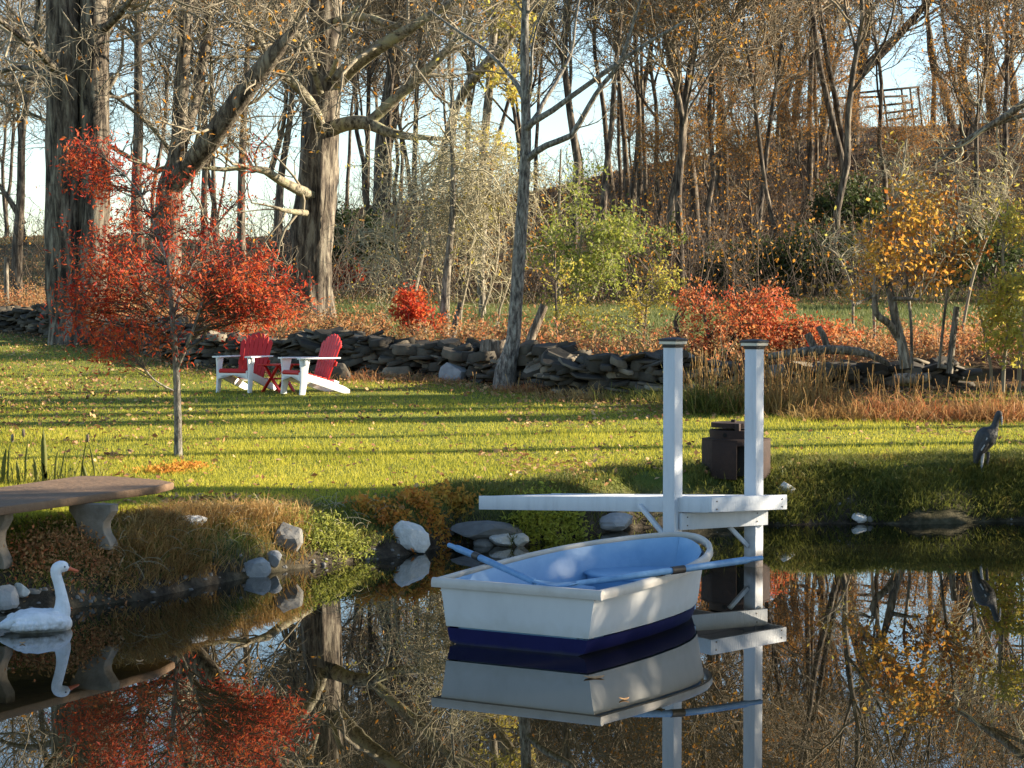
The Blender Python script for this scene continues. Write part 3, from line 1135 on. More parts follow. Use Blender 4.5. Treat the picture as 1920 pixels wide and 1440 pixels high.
def make_chair(loc, rz, label):
    o = empty('lawn_chair', loc, label, 'lawn chair', 'red and white slatted lawn chairs by the stone wall', rz=rz, local=True)
    k = .93
    # fanned back slats
    tilt = math.radians(20)
    b0 = np.array([0, .20, .22]) * k
    upv = np.array([0, math.sin(tilt), math.cos(tilt)])
    nv = np.array([0, math.cos(tilt), -math.sin(tilt)])
    n = 7
    mb = MB()
    for i in range(n):
        f = (i - (n - 1) / 2)
        L = (.80 - .013 * f * f) * k
        x0, x1 = f * .071 * k, f * .088 * k
        w0, w1 = .031 * k, .0395 * k
        pts = [(x0 - w0, 0), (x0 + w0, 0), (x1 + w1, L - .012 * abs(f + .5)), (x1, L + .012), (x1 - w1, L - .012 * abs(f - .5))]
        a = np.array([b0 + np.array([x, 0, 0]) + upv * y for x, y in pts])
        loft(mb, [a, a + nv * .018])
    mb.build('backrest', M['chairred'], o, bevel=.003)
    mb = MB()
    for y, z, w in ((.3, .36, .5), (.42, .62, .54)):
        pass
    box(mb, b0 + upv * .30 * k + nv * .032, (.60 * k, .022, .07), rotx(-tilt))
    box(mb, b0 + upv * .60 * k + nv * .032, (.56 * k, .022, .05), rotx(-tilt))
    mb.build('back_rail', M['chairred'], o, bevel=.003)
    mb = MB()
    for i in range(6):
        y = -.30 + i * .088
        z = .375 - (y + .30) * .26
        box(mb, np.array([0, y, z]) * k, (.50 * k, .078 * k, .02), rotx(-.26))
    tubes(mb, np.array([[(-.25 * k, -.335 * k, .352 * k), (.25 * k, -.335 * k, .352 * k)]]), np.full((1, 2), .03), 10, cap=True)
    mb.build('seat', M['chairred'], o, bevel=.003)
    for s in (-1, 1):
        mb = MB()
        pl = [(-.37, .555), (-.37, .575), (.36, .575), (.36, .555)]
        xs = [(.245, .375, -.37), (.235, .385, -.30), (.25, .37, 0.), (.27, .33, .40)]
        rings = [np.array([(s * a, y, .575), (s * b, y, .575), (s * b, y, .60), (s * a, y, .60)]) * k for a, b, y in xs]
        loft(mb, rings)
        mb.build('arm', M['chairwhite'], o, bevel=.006)
        mb = MB()
        rings = [np.array([(s * .285, y0, z), (s * .315, y0, z), (s * .315, y1, z), (s * .285, y1, z)]) * k for y0, y1, z in ((-.36, -.26, 0), (-.34, -.22, .2), (-.34, -.20, .42), (-.36, -.16, .574))]
        loft(mb, rings)
        box(mb, np.array([s * .335, -.26, .525]) * k, (.03, .05, .09))
        mb.build('front_leg', M['chairwhite'], o, bevel=.004)
        mb = MB()
        rings = [np.array([(s * .252, y, z0), (s * .284, y, z0), (s * .284, y, z1), (s * .252, y, z1)]) * k for y, z0, z1 in ((-.33, .25, .365), (-.1, .185, .31), (.2, .09, .225), (.5, .0, .12), (.60, 0.0, .065))]
        loft(mb, rings)
        mb.build('rear_leg', M['chairwhite'], o, bevel=.004)
    mb = MB()
    pr = [(-.28, .36), (-.28, .22), (-.22, .27), (-.12, .295), (.12, .295), (.22, .27), (.28, .22), (.28, .36)]
    a = np.array([(x, -.345, z) for x, z in pr]) * k
    loft(mb, [a, a + np.array([0, .02, 0])])
    mb.build('apron', M['chairwhite'], o, bevel=.003)
    mb = MB()
    box(mb, np.array([0, .36, .20]) * k, (.53 * k, .09, .03), rotx(-.4))
    mb.build('stretcher', M['chairwhite'], o, bevel=.003)
    return o


c1 = onG(457, 735)
c2 = onG(580, 739)
make_chair(c1, math.radians(-24), 'red slatted lawn chair with white arms, facing the pond, left of the side table')
make_chair(c2, math.radians(-54), 'red slatted lawn chair turned sideways with its white frame sunlit, right of the side table')
tb = onG(522, 735)
tab = empty('side_table', tb, 'small red side table with crossed legs between the two chairs', 'side table', rz=math.radians(-35), local=True)
mb = MB()
for i in range(5):
    box(mb, (0, -.19 + i * .095, .42), (.46, .088, .022))
mb.build('tabletop', M['chairred'], tab, bevel=.003)
for y in (-.16, .16):
    for s in (-1, 1):
        mb = MB()
        beam(mb, (s * .17, y + s * .012, 0), (-s * .15, y + s * .012, .408), .022, .06, up=(0, 1, 0))
        mb.build('table_leg', M['chairred'], tab, bevel=.003)
mb = MB()
beam(mb, (0, -.17, .205), (0, .17, .205), .03, .03)
mb.build('crossbar', M['chairred'], tab)

# ------------------------------------------------------------ dry stone wall
def wpos(s):
    """arc position along the wall"""
    return np.array([np.interp(s, ws, wlx), np.interp(s, ws, wly)])


ws = np.r_[0, np.cumsum(np.hypot(np.diff(wlx), np.diff(wly)))]
mb = MB()
s0 = ws[1] - 3.0
s1 = ws[12] + .3
core = []
s = s0
lastc = None
while s < s1:
    p = wpos(s)
    q = wpos(s + .3)
    t = nrm(np.r_[q - p, 0])
    nn = np.array([t[1], -t[0], 0])
    hgt = (.50 + .09 * math.sin(s * .9) + .07 * math.sin(s * 2.3)) * (1 - .35 * sm((s - ws[8]) / 6.0))
    g0_ = gz(*(p + nn[:2] * .3))
    z = g0_ - .08
    while z < g0_ + hgt:
        th = rng.uniform(.028, .085) if rng.uniform() < .85 else rng.uniform(.1, .17)
        for row, dpt in ((0, .22), (1, -.18)):
            ln = rng.uniform(.22, .62)
            ce = np.r_[p, z + th / 2] + nn * (dpt + rng.normal() * .085) + t * rng.uniform(-.2, .2)
            k = rng.integers(5, 8)
            a = np.sort(rng.uniform(0, 6.283, k)) + np.linspace(0, 6.283, k, endpoint=False)
            a = np.linspace(0, 6.283, k, endpoint=False) + rng.normal(size=k) * .25
            rx, ry = ln * rng.uniform(.42, .58, k), rng.uniform(.15, .26) * rng.uniform(.85, 1.1, k)
            tl = rng.normal(size=2) * .16
            ang = rng.normal() * .25
            off = (np.cos(a + ang) * rx)[:, None] * t + (np.sin(a + ang) * ry)[:, None] * nn
            dz = (off @ t) * tl[0] + (off @ nn) * (tl[1] - .05)
            r0 = ce + off * .93 + np.outer(dz - th * .5, ZU)
            r1 = ce + off + np.outer(dz + rng.normal(size=k) * .006 - th * .1, ZU)
            r2 = ce + off * .86 + np.outer(dz + th * .52 + rng.normal(size=k) * .008, ZU)
            loft(mb, [r0, r1, r2])
        z += th * .88
    s += .235
wall = mb.build('stone_wall', M['stone'])
tag(wall, 'long dark dry stone wall of stacked flat stones across the back of the lawn', 'stone wall')


# ------------------------------------------------------------ rocks
def rock(name, px, py, wpx, hpx, matn, label, group=None, seed=0, depth=None, flat=1.0, yaw=0., sink=.25):
    g = np.random.default_rng(seed)
    p = onG(px, py) if depth is None else P(px, py, depth)
    s_ = sc(p[1])
    w, h = wpx / s_ / 2, hpx / s_
    import bmesh
    bm = bmesh.new()
    bmesh.ops.create_icosphere(bm, subdivisions=3, radius=1)
    pl = [(nrm(g.normal(size=3)), g.uniform(.55, .85)) for _ in range(9)]
    for v in bm.verts:
        c = np.array(v.co)
        for nn, dd in pl:
            ex_ = c @ nn - dd
            if ex_ > 0:
                c = c - nn * ex_
        c = c * (1 + .035 * math.sin(c[0] * 9 + seed) * math.sin(c[1] * 8) + .02 * math.sin(c[2] * 17))
        v.co = Vector((c[0] * w * 1.25, c[1] * w * flat, c[2] * h * .75))
    for v in bm.verts:
        v.co = Matrix.Rotation(yaw, 3, 'Z') @ v.co
    me = bpy.data.meshes.new(name)
    bm.to_mesh(me)
    bm.free()
    me.materials.append(M[matn])
    o = bpy.data.objects.new(name, me)
    C.objects.link(o)
    o.location = (p[0], p[1], p[2] + h * (.55 - sink))
    return tag(o, label, 'rock', group)


GR = 'rocks along the pond bank'
rock('rock', 770, 1034, 62, 52, 'paleRock', 'large pale rock at the water line left of the boat', GR, 3, flat=.8)
rock('rock', 474, 1078, 56, 34, 'rock', 'grey wedge shaped rock half in the water on the left bank', GR, 4, flat=.7)
rock('rock', 514, 1063, 28, 26, 'rock', 'small upright grey rock beside the wedge shaped one', GR, 5)
rock('rock', 536, 1030, 52, 48, 'flatrock', 'dark brown boulder half buried in the bank above the wedge shaped rock', GR, 6)
rock('rock', 908, 1012, 120, 30, 'flatrock', 'broad flat slate rock jutting from the bank under the dock end', GR, 7, flat=.8)
rock('rock', 905, 1032, 34, 20, 'flatrock', 'small round stone in the water below the flat slate rock', GR, 8)
rock('rock', 940, 1030, 40, 22, 'paleRock', 'pale cracked stone beside the oar handle at the water line', GR, 9)
rock('rock', 972, 1028, 34, 20, 'paleRock', 'pale stone next to the lime green weeds', GR, 10)
rock('rock', 1148, 990, 74, 26, 'rock', 'grey rock under the middle of the dock', GR, 11)
rock('rock', 358, 985, 56, 16, 'paleRock', 'pale flat stone lying in the dry grass right of the bench', GR, 12)
rock('rock', 1474, 925, 28, 18, 'paleRock', 'white rock on the bank just right of the dock tip', GR, 13)
rock('rock', 1612, 978, 26, 16, 'paleRock', 'small pale stone at the water edge below the right bank', GR, 14)
rock('rock', 38, 1118, 40, 20, 'paleRock', 'long pale stone on the bank behind the swan', GR, 15, yaw=-.6, flat=.5)
rock('rock', 6, 1150, 50, 44, 'rock', 'grey boulder at the left edge behind the swan tail', GR, 16)
rock('rock', 640, 712 + 0, 42, 30, 'stone', 'squarish grey stone fallen at the foot of the wall behind the right chair', GR, 17)
rock('rock', 852, 712, 48, 34, 'rock', 'grey boulder at the foot of the wall left of the hollow stump', GR, 18)

# floating leaves
for k, (px, py, w) in enumerate(((1114, 1270, .13), (1170, 1311, .06), (42, 1206, .04), (262, 1240, .05))):
    mb = MB()
    p = onZ(px, py, .004)
    a = rng.uniform(0, 3)
    pts = np.array([(w * .5 * math.cos(t) , w * .24 * math.sin(t), .003 + .006 * math.cos(t * 2)) for t in np.linspace(0, 6.283, 9)[:-1]])
    pts = pts @ np.array([[math.cos(.2), math.sin(.2), 0], [-math.sin(.2), math.cos(.2), 0], [0, 0, 1]])
    loft(mb, [pts + p, pts * .96 + p + ZU * .003])
    o = mb.build('floating_leaf', M['litter'])
    tag(o, ['curled tan leaf floating in the reflection of the boat transom', 'small leaf floating below the reflected boat corner', 'tiny leaf floating just under the swan', 'small leaf floating in front of the bench reflection'][k], 'leaf', 'leaves floating on the pond')

# wooden frame on the ridge
fr = empty('rail_frame', (*P(1660, 240, 118)[:2], gz(*P(1660, 240, 118)[:2])), 'weathered wooden rail frame standing on the ridge against the sky', 'rail frame')
for a, b in (((1612, 174), (1722, 163)), ((1562, 184), (1702, 180)), ((1622, 201), (1710, 192)), ((1655, 213), (1722, 204)), ((1662, 226), (1722, 217))):
    mb = MB()
    beam(mb, P(*a, 118), P(*b, 117.5), .12, .12)
    mb.build('rail', M['greywood'], fr)
for x, y in ((1656, 172), (1690, 165), (1706, 163), (1721, 163)):
    mb = MB()
    t = P(x, y, 118.1)
    beam(mb, (t[0] + .3, t[1], gz(t[0], t[1]) - .3), t, .10, .10, up=(0, 1, 0))
    mb.build('upright', M['greywood'], fr)

# ------------------------------------------------------------ trees traced from the photograph, each at its own depth
def traced(pts, d, k=16, dd0=0):
    """(px, py, width px[, depth shift]) -> world points and radii"""
    W = []
    for p in pts:
        dd = p[3] if len(p) > 3 else 0
        q = P(p[0], p[1], d + dd)
        W.append(np.r_[q, p[2] / 2 / sc(d + dd)])
    W = resample(np.array(W), k)
    return W[:, :3], np.clip(W[:, 3], .004, None)


def bark_ridges(amp, seed):
    g = np.random.default_rng(seed)
    fr = [(g.integers(3, 12), g.uniform(0, 6.28), g.uniform(.05, .5)) for _ in range(6)]

    def f(ang, n, k):
        z = np.arange(k)[None, :, None]
        o = np.ones((n, k, len(ang)))
        for q, ph, w in fr:
            o = o + amp / 2.2 * np.sin(q * ang[None, None, :] + ph + w * z + .6 * np.sin(z * .7 + ph))
        return o
    return f


def twig_levels(Pn, R, spec, g, mbs, m=0):
    """spec: list of dicts for grow(); returns all levels"""
    lv = []
    for s in spec:
        s = dict(s)
        cnt = s.pop('n')
        Pn, R = grow(Pn, R, cnt, g=g, **s)
        tubes(mbs, Pn, R, 3 if R[:, 0].max() < .03 else 5, m, rg=g)
        lv.append((Pn, R))
    return lv


def leaf_pos(Pn, n, g, jit=.05, tmin=.3):
    i = g.integers(0, len(Pn), n)
    k = Pn.shape[1]
    t = g.uniform(tmin, 1, n) * (k - 1)
    j = np.clip(t.astype(int), 0, k - 2)
    f = (t - j)[:, None]
    return Pn[i, j] * (1 - f) + Pn[i, j + 1] * f + g.normal(size=(n, 3)) * jit


def tree(name, label, cat, limbs, d, spec, seed, trunkmat='bark', limbmat=None, twigmat='twig', leaf=None, group=None, ridge=.05, sides=14, k0=40, klimb=16, twig_from_trunk=.35, base_sink=.25, hang=None):
    g = np.random.default_rng(seed)
    tr, tR = traced(limbs[0], d, k0)
    b = tr[0].copy()
    b[2] = gz(b[0], b[1])
    tr[0, 2] = min(tr[0, 2], b[2] - base_sink)
    o = empty(name, b, label, cat, group)
    mb = MB()
    tubes(mb, tr[None], tR[None], sides, ridge=bark_ridges(ridge, seed), rg=g)
    mb.build('trunk', M[trunkmat], o, smooth=True)
    src = [(resample(np.c_[tr, tR][int(k0 * twig_from_trunk):], 16))]
    for li in limbs[1:]:
        lp, lR = traced(li, d, klimb)
        mb = MB()
        tubes(mb, lp[None], lR[None], 8, ridge=bark_ridges(.05, seed + 1), rg=g, cap=True)
        mb.build('limb', M[limbmat or trunkmat], o, smooth=True)
        src.append(resample(np.c_[lp, lR], 16))
    src = np.array(src)
    mb = MB()
    lv = twig_levels(src[..., :3], src[..., 3], spec, g, mb)
    if lv:
        mb.build('crown', M[twigmat], o, smooth=True)
    if leaf:
        mb = MB()
        n, size, mt = leaf[:3]
        src_l = lv[leaf[3] if len(leaf) > 3 else -1][0]
        if len(leaf) > 4:
            src_l = src_l[leaf[4](src_l[:, -1])]
        leaves(mb, leaf_pos(src_l, n, g), size, g=g, droop=.3)
        mb.build('foliage', M[mt], o)
    return o


# the big shaggy tree behind the chairs
tree('shagbark_tree', 'big shaggy barked tree with crooked lichened limbs right behind the lawn chairs', 'tree',
     [[(582, 622, 104), (583, 585, 84), (585, 500, 72), (592, 400, 68), (598, 300, 64), (602, 250, 62), (607, 180, 56), (610, 100, 55), (612, 0, 54), (615, -250, 48), (600, -600, 34), (610, -900, 14)],
      [(606, 262, 26), (598, 225, 20, -.6), (585, 195, 18, -1.2), (560, 165, 18, -1.6), (535, 140, 21, -2), (510, 110, 21, -2.2), (478, 68, 18, -2.5), (462, 40, 16, -2.7), (438, -5, 14, -3), (420, -90, 11, -3), (380, -210, 7, -3)],
      [(607, 190, 14), (595, 155, 13, -.6), (583, 110, 13, -.9), (573, 80, 13, -1), (553, 62, 13, -1.2), (520, 61, 13, -1.5), (482, 66, 13, -2)],
      [(553, 62, 9, -1.2), (560, 30, 8, -1.3), (585, -20, 7, -1.5), (600, -90, 5, -1.5)],
      [(626, 158, 36), (660, 125, 30, -.6), (700, 95, 28, -1.2), (750, 65, 24, -1.7), (790, 40, 18, -2), (830, 15, 15, -2.2), (880, -12, 13, -2.5), (960, -60, 8, -3)],
      [(618, 48, 20), (645, 36, 16, -.4), (690, 33, 15, -.8), (725, 45, 14, -1.2), (752, 50, 12, -1.5)],
      [(612, 246, 32), (650, 232, 28, -.5), (690, 231, 25, -1), (720, 245, 20, -1.3), (760, 255, 15, -1.6), (795, 258, 10, -2), (845, 262, 7, -2.2)],
      [(690, 231, 20, -1), (735, 190, 19, -1.2), (778, 152, 19, -1.4), (825, 108, 17, -1.7), (850, 80, 11, -1.9), (890, 30, 6, -2)],
      [(605, 155, 9, 0), (632, 110, 9, -1.5), (642, 60, 8, -1.7), (665, 20, 7, -1.7), (690, -30, 5, -1.8)],
      [(592, 371, 26), (560, 356, 20, -.8), (530, 341, 18, -1.4), (495, 319, 15, -2), (480, 316, 11, -2.2), (450, 313, 9, -2.4), (400, 320, 9, -2.8), (345, 303, 9, -3.2), (290, 320, 9, -3.4), (245, 296, 8, -3.5), (190, 266, 7, -3.5), (110, 236, 6, -3.5), (30, 200, 4, -3.6)],
      [(338, 303, 9, -3.2), (318, 280, 8, -3.3), (290, 245, 8, -3.4), (240, 200, 7, -3.5), (190, 165, 6, -3.5), (120, 140, 4, -3.6)],
      [(338, 303, 8, -3.2), (362, 280, 7, -3.2), (373, 240, 7, -3.2), (375, 200, 6, -3.2), (395, 140, 5, -3.2), (390, 70, 3, -3.2)],
      [(540, 150, 12, -2), (505, 115, 8, -2.6), (450, 105, 7, -3), (405, 108, 6, -3.3), (345, 92, 4, -3.5)],
      [(588, 400, 15), (560, 398, 12, -.8), (535, 395, 9, -1.2), (505, 386, 4, -1.6), (470, 380, 2, -1.8)]],
     49, [dict(n=130, L=(1.2, 4.2), ang=(30, 80), k=9, wig=.24, up=.05, slender=.016, rmin=.018), dict(n=800, L=(.6, 2.0), ang=(30, 75), k=7, wig=.28, up=.03, rmin=.011),
          dict(n=3600, L=(.3, 1.0), ang=(30, 75), k=5, wig=.3, up=.02, rmin=.007)], 21, 'shag', 'limb', 'twig', leaf=(700, (.09, .16), 'brownleaf'), ridge=.13, sides=28, k0=70)

tree('twin_trunk_tree', 'massive old tree with two upright trunks fused at the base, left edge of the lawn', 'tree',
     [[(132, 652, 92), (127, 600, 66), (121, 540, 64), (120, 450, 62), (119, 350, 60), (119, 200, 60), (119, 0, 62), (120, -300, 52), (112, -700, 32), (100, -950, 12)],
      [(160, 640, 60), (168, 560, 60), (175, 480, 58), (179, 400, 57), (178, 250, 55), (178, 0, 54), (188, -300, 36), (205, -700, 24), (215, -900, 8)],
      [(112, 140, 18), (80, 105, 14, -1), (40, 70, 11, -2), (-10, 30, 9, -3), (-70, -20, 6, -3)],
      [(112, 160, 14), (80, 135, 12, .5), (30, 128, 10, .8), (-40, 150, 6, 1)],
      [(190, 60, 16), (230, 20, 13, -1), (270, -40, 10, -2), (330, -130, 6, -2)]],
     44, [dict(n=80, L=(1.4, 4.2), ang=(40, 90), k=9, wig=.24, up=.04, slender=.015, rmin=.016), dict(n=620, L=(.6, 2.0), ang=(30, 75), k=7, wig=.28, up=.02, rmin=.010),
          dict(n=2900, L=(.3, 1.0), ang=(30, 75), k=5, wig=.3, up=.0, rmin=.0065)], 22, 'shag', None, 'twig', leaf=(500, (.09, .15), 'brownleaf'), ridge=.12, sides=26, k0=70)

tree('leaning_tree', 'old tree splitting into two upright stems and a broken leaning trunk behind the red sapling', 'tree',
     [[(316, 622, 56), (316, 560, 48), (314, 470, 46), (315, 400, 46), (320, 348, 46), (330, 305, 34), (337, 250, 28), (338, 200, 27), (344, 100, 25), (352, 0, 23), (362, -200, 16), (368, -420, 6)],
      [(320, 352, 44), (345, 322, 42, -.3), (380, 280, 41, -.7), (430, 213, 40, -1.2), (490, 132, 36, -1.6), (528, 84, 26, -1.9), (552, 52, 14, -2), (575, 15, 7, -2.1)],
      [(336, 285, 25), (355, 232, 22, .3), (374, 150, 21, .5), (388, 70, 20, .7), (397, 0, 18, .8), (410, -200, 12, 1), (420, -380, 4, 1)]],
     45, [dict(n=56, L=(1.2, 3.6), ang=(35, 80), k=9, wig=.24, up=.04, slender=.015, rmin=.016), dict(n=420, L=(.6, 1.8), ang=(30, 75), k=7, wig=.28, up=0, rmin=.010), dict(n=1900, L=(.3, .9), ang=(30, 75), k=5, wig=.3, up=0, rmin=.0065)],
     23, 'shag', None, 'twig', leaf=(400, (.09, .15), 'brownleaf'), ridge=.09, sides=20, k0=50)

tree('slender_tree', 'slender grey tree in front of the stone wall beside a hollow stump', 'tree',
     [[(944, 712, 50), (950, 688, 38), (960, 650, 29), (966, 590, 25), (971, 520, 24), (977, 430, 23), (983, 330, 21), (986, 270, 20), (986, 230, 18), (984, 150, 17), (984, 60, 15), (986, 0, 14), (988, -150, 11), (990, -380, 3)],
      [(988, 300, 13), (1008, 282, 12, -.2), (1035, 268, 11, -.4), (1070, 255, 11, -.6), (1095, 215, 10, -.7), (1125, 165, 9, -.8), (1160, 122, 8, -1), (1185, 50, 6, -1.1), (1215, -40, 4, -1.2)],
      [(986, 243, 16), (1000, 228, 13, -.2), (1025, 214, 12, -.3), (1075, 178, 10, -.5), (1147, 127, 9, -.8), (1215, 80, 7, -1), (1285, 40, 5, -1.2)],
      [(988, 236, 11), (1005, 220, 9, .2), (1020, 190, 8, .4), (1045, 150, 7, .6), (1072, 95, 6, .8), (1080, 30, 5, .9), (1100, -60, 3, 1)],
      [(985, 192, 11), (970, 160, 9, .2), (947, 130, 8, .4), (905, 90, 7, .7), (840, 45, 5, 1), (800, 15, 3, 1.2)],
      [(986, 190, 7), (996, 150, 6, -.2), (998, 90, 5, -.3), (1010, 40, 4, -.4), (1040, -20, 2, -.5)]],
     32.2, [dict(n=40, L=(.5, 1.6), ang=(30, 70), k=6, wig=.22, up=.06), dict(n=240, L=(.25, .8), ang=(30, 70), k=5, wig=.28, up=.03, rmin=.004), dict(n=700, L=(.12, .4), ang=(30, 70), k=4, wig=.3, rmin=.003)],
     24, 'smoothbark', None, 'twig', leaf=(60, (.06, .1), 'yellowleaf'), ridge=.05, sides=18, k0=60)

tree('vine_tree', 'leaning tree hung with yellow vine leaves behind the slender grey tree', 'tree',
     [[(770, 575, 12, 3), (800, 430, 12, 2.6), (826, 310, 13, 2.2), (842, 240, 14, 2), (872, 170, 18, 1.5), (905, 128, 20, 1), (940, 90, 22, .6), (975, 30, 24, .3), (1000, -20, 24, 0), (1040, -160, 20), (1060, -400, 8)],
      [(905, 600, 14, 1), (900, 500, 15, 1), (908, 400, 15, 1), (905, 300, 16, 1), (915, 200, 16, 1), (922, 110, 15, 1), (930, 0, 14, 1), (935, -150, 8, 1)]],
     52, [dict(n=60, L=(.5, 1.8), ang=(40, 95), k=7, wig=.3, up=-.06), dict(n=500, L=(.3, 1.1), ang=(30, 80), k=6, wig=.35, up=-.05, rmin=.006), dict(n=2000, L=(.2, .6), ang=(30, 80), k=5, wig=.35, up=-.03, rmin=.004)],
     25, 'bark', None, 'paletwig', leaf=(2600, (.10, .18), 'yellowleaf', 1, lambda p: np.abs(CX + F * p[:, 0] / p[:, 1] - 930) < 70), ridge=.05, sides=14, k0=30, base_sink=0)

tree('vine_sapling', 'thin upright tree trunk rising behind the wall into pale tangled vines', 'tree',
     [[(832, 645, 19), (834, 600, 17), (836, 540, 16), (842, 470, 13), (848, 400, 11), (850, 320, 9), (845, 240, 7), (850, 150, 4)]],
     40, [dict(n=30, L=(.8, 1.8), ang=(50, 100), k=7, wig=.3, up=-.1), dict(n=260, L=(.4, 1.2), ang=(30, 80), k=6, wig=.35, up=-.1, rmin=.005)], 26, 'bark', None, 'paletwig', k0=24, sides=10)

# ---- trees further back that the photo lets one tell apart: px of base, py of base, width, px at the picture's top edge, depth, forks
FAR = [
    (262, 505, 24, 258, 62, [], 'straight dark trunk standing just right of the twin trunk tree'),
    (455, 560, 17, 470, 60, [], 'thin straight trunk between the leaning tree and the shaggy tree'),
    (30, 500, 18, 75, 62, [((45, 420, 12), (0, 350, 7), (-60, 290, 3))], 'crooked dark tree at the left edge of the meadow'),
    (712, 523, 40, 742, 74, [], 'wide dark trunk right of the shaggy tree at the meadow edge'),
    (622, 510, 14, 640, 72, [], 'narrow trunk half hidden by the shaggy tree'),
    (520, 450, 15, 560, 66, [((505, 330, 11), (530, 240, 9), (540, 150, 5))], 'thin dark curving tree behind the broken limb'),
    (1152, 400, 12, 1112, 84, [], 'pale thin trunk, first of the slim pair left of centre slope'),
    (1178, 398, 12, 1150, 86, [], 'pale thin trunk, second of the slim pair, leaning left'),
    (1180, 405, 14, 1232, 82, [], 'dark thin trunk leaning right beside the slim pale pair'),
    (1303, 470, 20, 1270, 76, [((1280, 200, 10), (1250, 90, 8), (1235, -20, 5))], 'tall dark trunk with reddish leaves rising above the front dock post'),
    (1350, 420, 13, 1340, 84, [((1350, 240, 8), (1400, 120, 6), (1440, 20, 3))], 'straight grey trunk between the two dock posts'),
    (1270, 420, 12, 1265, 90, [], 'slim brown trunk just left of the tall dark one'),
    (1480, 250, 22, 1440, 104, [((1470, 200, 16), (1490, 110, 12), (1500, 0, 8), (1510, -150, 4)), ((1472, 195, 12), (1450, 120, 10), (1425, 30, 8), (1400, -100, 4))], 'dark forked tree on the slope with two splayed stems'),
    (1535, 300, 16, 1560, 100, [((1540, 220, 12), (1565, 120, 9), (1590, 0, 6))], 'dark leaning trunk with orange leaves left of the ridge trunk'),
    (1595, 255, 30, 1625, 106, [((1612, 140, 22), (1690, 60, 16), (1760, -20, 10), (1850, -120, 5))], 'broad leaning trunk on the ridge beside the rail frame'),
    (1788, 240, 15, 1725, 112, [], 'bent trunk leaning left under open sky on the ridge'),
    (1812, 275, 25, 1818, 100, [((1812, 60, 12), (1780, 20, 10), (1740, -30, 6))], 'straight stout grey trunk on the ridge at the right'),
    (1862, 225, 18, 1845, 108, [((1868, 165, 14), (1885, 120, 12), (1915, 60, 8)), ((1866, 160, 12), (1845, 100, 11), (1832, 30, 8), (1820, -60, 4))], 'Y shaped tree on the ridge near the right edge'),
    (1902, 230, 17, 1898, 104, [], 'dark upright trunk at the right edge of the ridge'),
    (395, 560, 15, 372, 70, [], 'thin dark trunk seen through the red sapling crown'),
    (1455, 330, 9, 1462, 92, [], 'pole thin dark trunk above the right dock post'),
    (1210, 430, 9, 1205, 78, [], 'very thin brown trunk on the leaf covered slope centre'),
    (1530, 345, 7, 1528, 84, [], 'thin pale sapling on the shaded slope below the forked tree'),
]
for i, (bx, by, w, tx, d, forks, lab) in enumerate(FAR):
    g = np.random.default_rng(300 + i)
    b = onG(bx, by) if by > 255 and bx > 640 else P(bx, by, d)
    d = float(np.clip(b[1], 55, 125)) if by > 255 and bx > 640 else d
    n = 7
    tr = []
    wob = g.normal(size=n) * w * .25
    for j, f in enumerate(np.linspace(0, 1.55, n)):
        tr.append((bx + (tx - bx) * f + (wob[j] if 0 < j else 0), by + (0 - by) * f, w * (1.25 if j == 0 else 1 - .5 * f)))
    right = bx > 1000
    tree('woodland_tree', lab, 'tree', [tr] + [list(f) for f in forks], d,
         [dict(n=34, L=(1.8, 5.2), ang=(25, 70), k=9, wig=.2, up=.10, rmin=.03), dict(n=230, L=(.9, 2.8), ang=(30, 75), k=7, wig=.26, up=.04, rmin=.017), dict(n=900, L=(.5, 1.5), ang=(30, 75), k=5, wig=.3, up=0.02, rmin=.012)],
         400 + i, 'farbark', None, 'fartwig', leaf=((900 if right else 150), (.09, .17), 'brownleaf'), ridge=.05, sides=10, k0=20, group='woodland trees behind the meadow')


# ---- the rest of the wood: one of each kind, then copies
def forest_kind(seed, h, leafn):
    g = np.random.default_rng(seed)
    o = empty('woodland_tree', (0, 0, 0), 'x', 'tree', 'bare trees filling the wooded slope', local=True)
    k = 14
    z = np.linspace(-.4, h, k)
    w = np.cumsum(g.normal(size=(k, 2)) * .10, axis=0) + np.outer(z / h, g.normal(size=2) * 1.0)
    tr = np.c_[w - w[0], z]
    R = np.interp(z, [-.4, .3, h], [.18, .125, .02])
    mb = MB()
    tubes(mb, tr[None], R[None], 8, ridge=bark_ridges(.05, seed), rg=g)
    src, sR = tr[None], R[None]
    A, AR = grow(src, sR, 5, (3, 6), ang=(18, 40), k=8, wig=.1, up=.12, t=(.3, .75), rr=.6, slender=.05, g=g)
    tubes(mb, A, AR, 6, rg=g)
    mb.build('trunk', M['farbark'], o, smooth=True)
    rs = np.stack([resample(np.c_[tr, R][3:], 8)] + [np.c_[a, r] for a, r in zip(A, AR)])
    mb = MB()
    lv = twig_levels(rs[..., :3], rs[..., 3], [dict(n=60, L=(1.6, 4.6), ang=(25, 70), k=8, wig=.2, up=.10, rmin=.028), dict(n=360, L=(.9, 2.6), ang=(30, 75), k=6, wig=.26, up=.04, rmin=.017),
                                              dict(n=1350, L=(.5, 1.4), ang=(30, 75), k=5, wig=.3, rmin=.011)], g, mb)
    mb.build('crown', M['fartwig'], o, smooth=True)
    if leafn:
        mb = MB()
        leaves(mb, leaf_pos(lv[-1][0], leafn, g), (.10, .20), g=g, droop=.3)
        mb.build('foliage', M['brownleaf'], o)
    return o


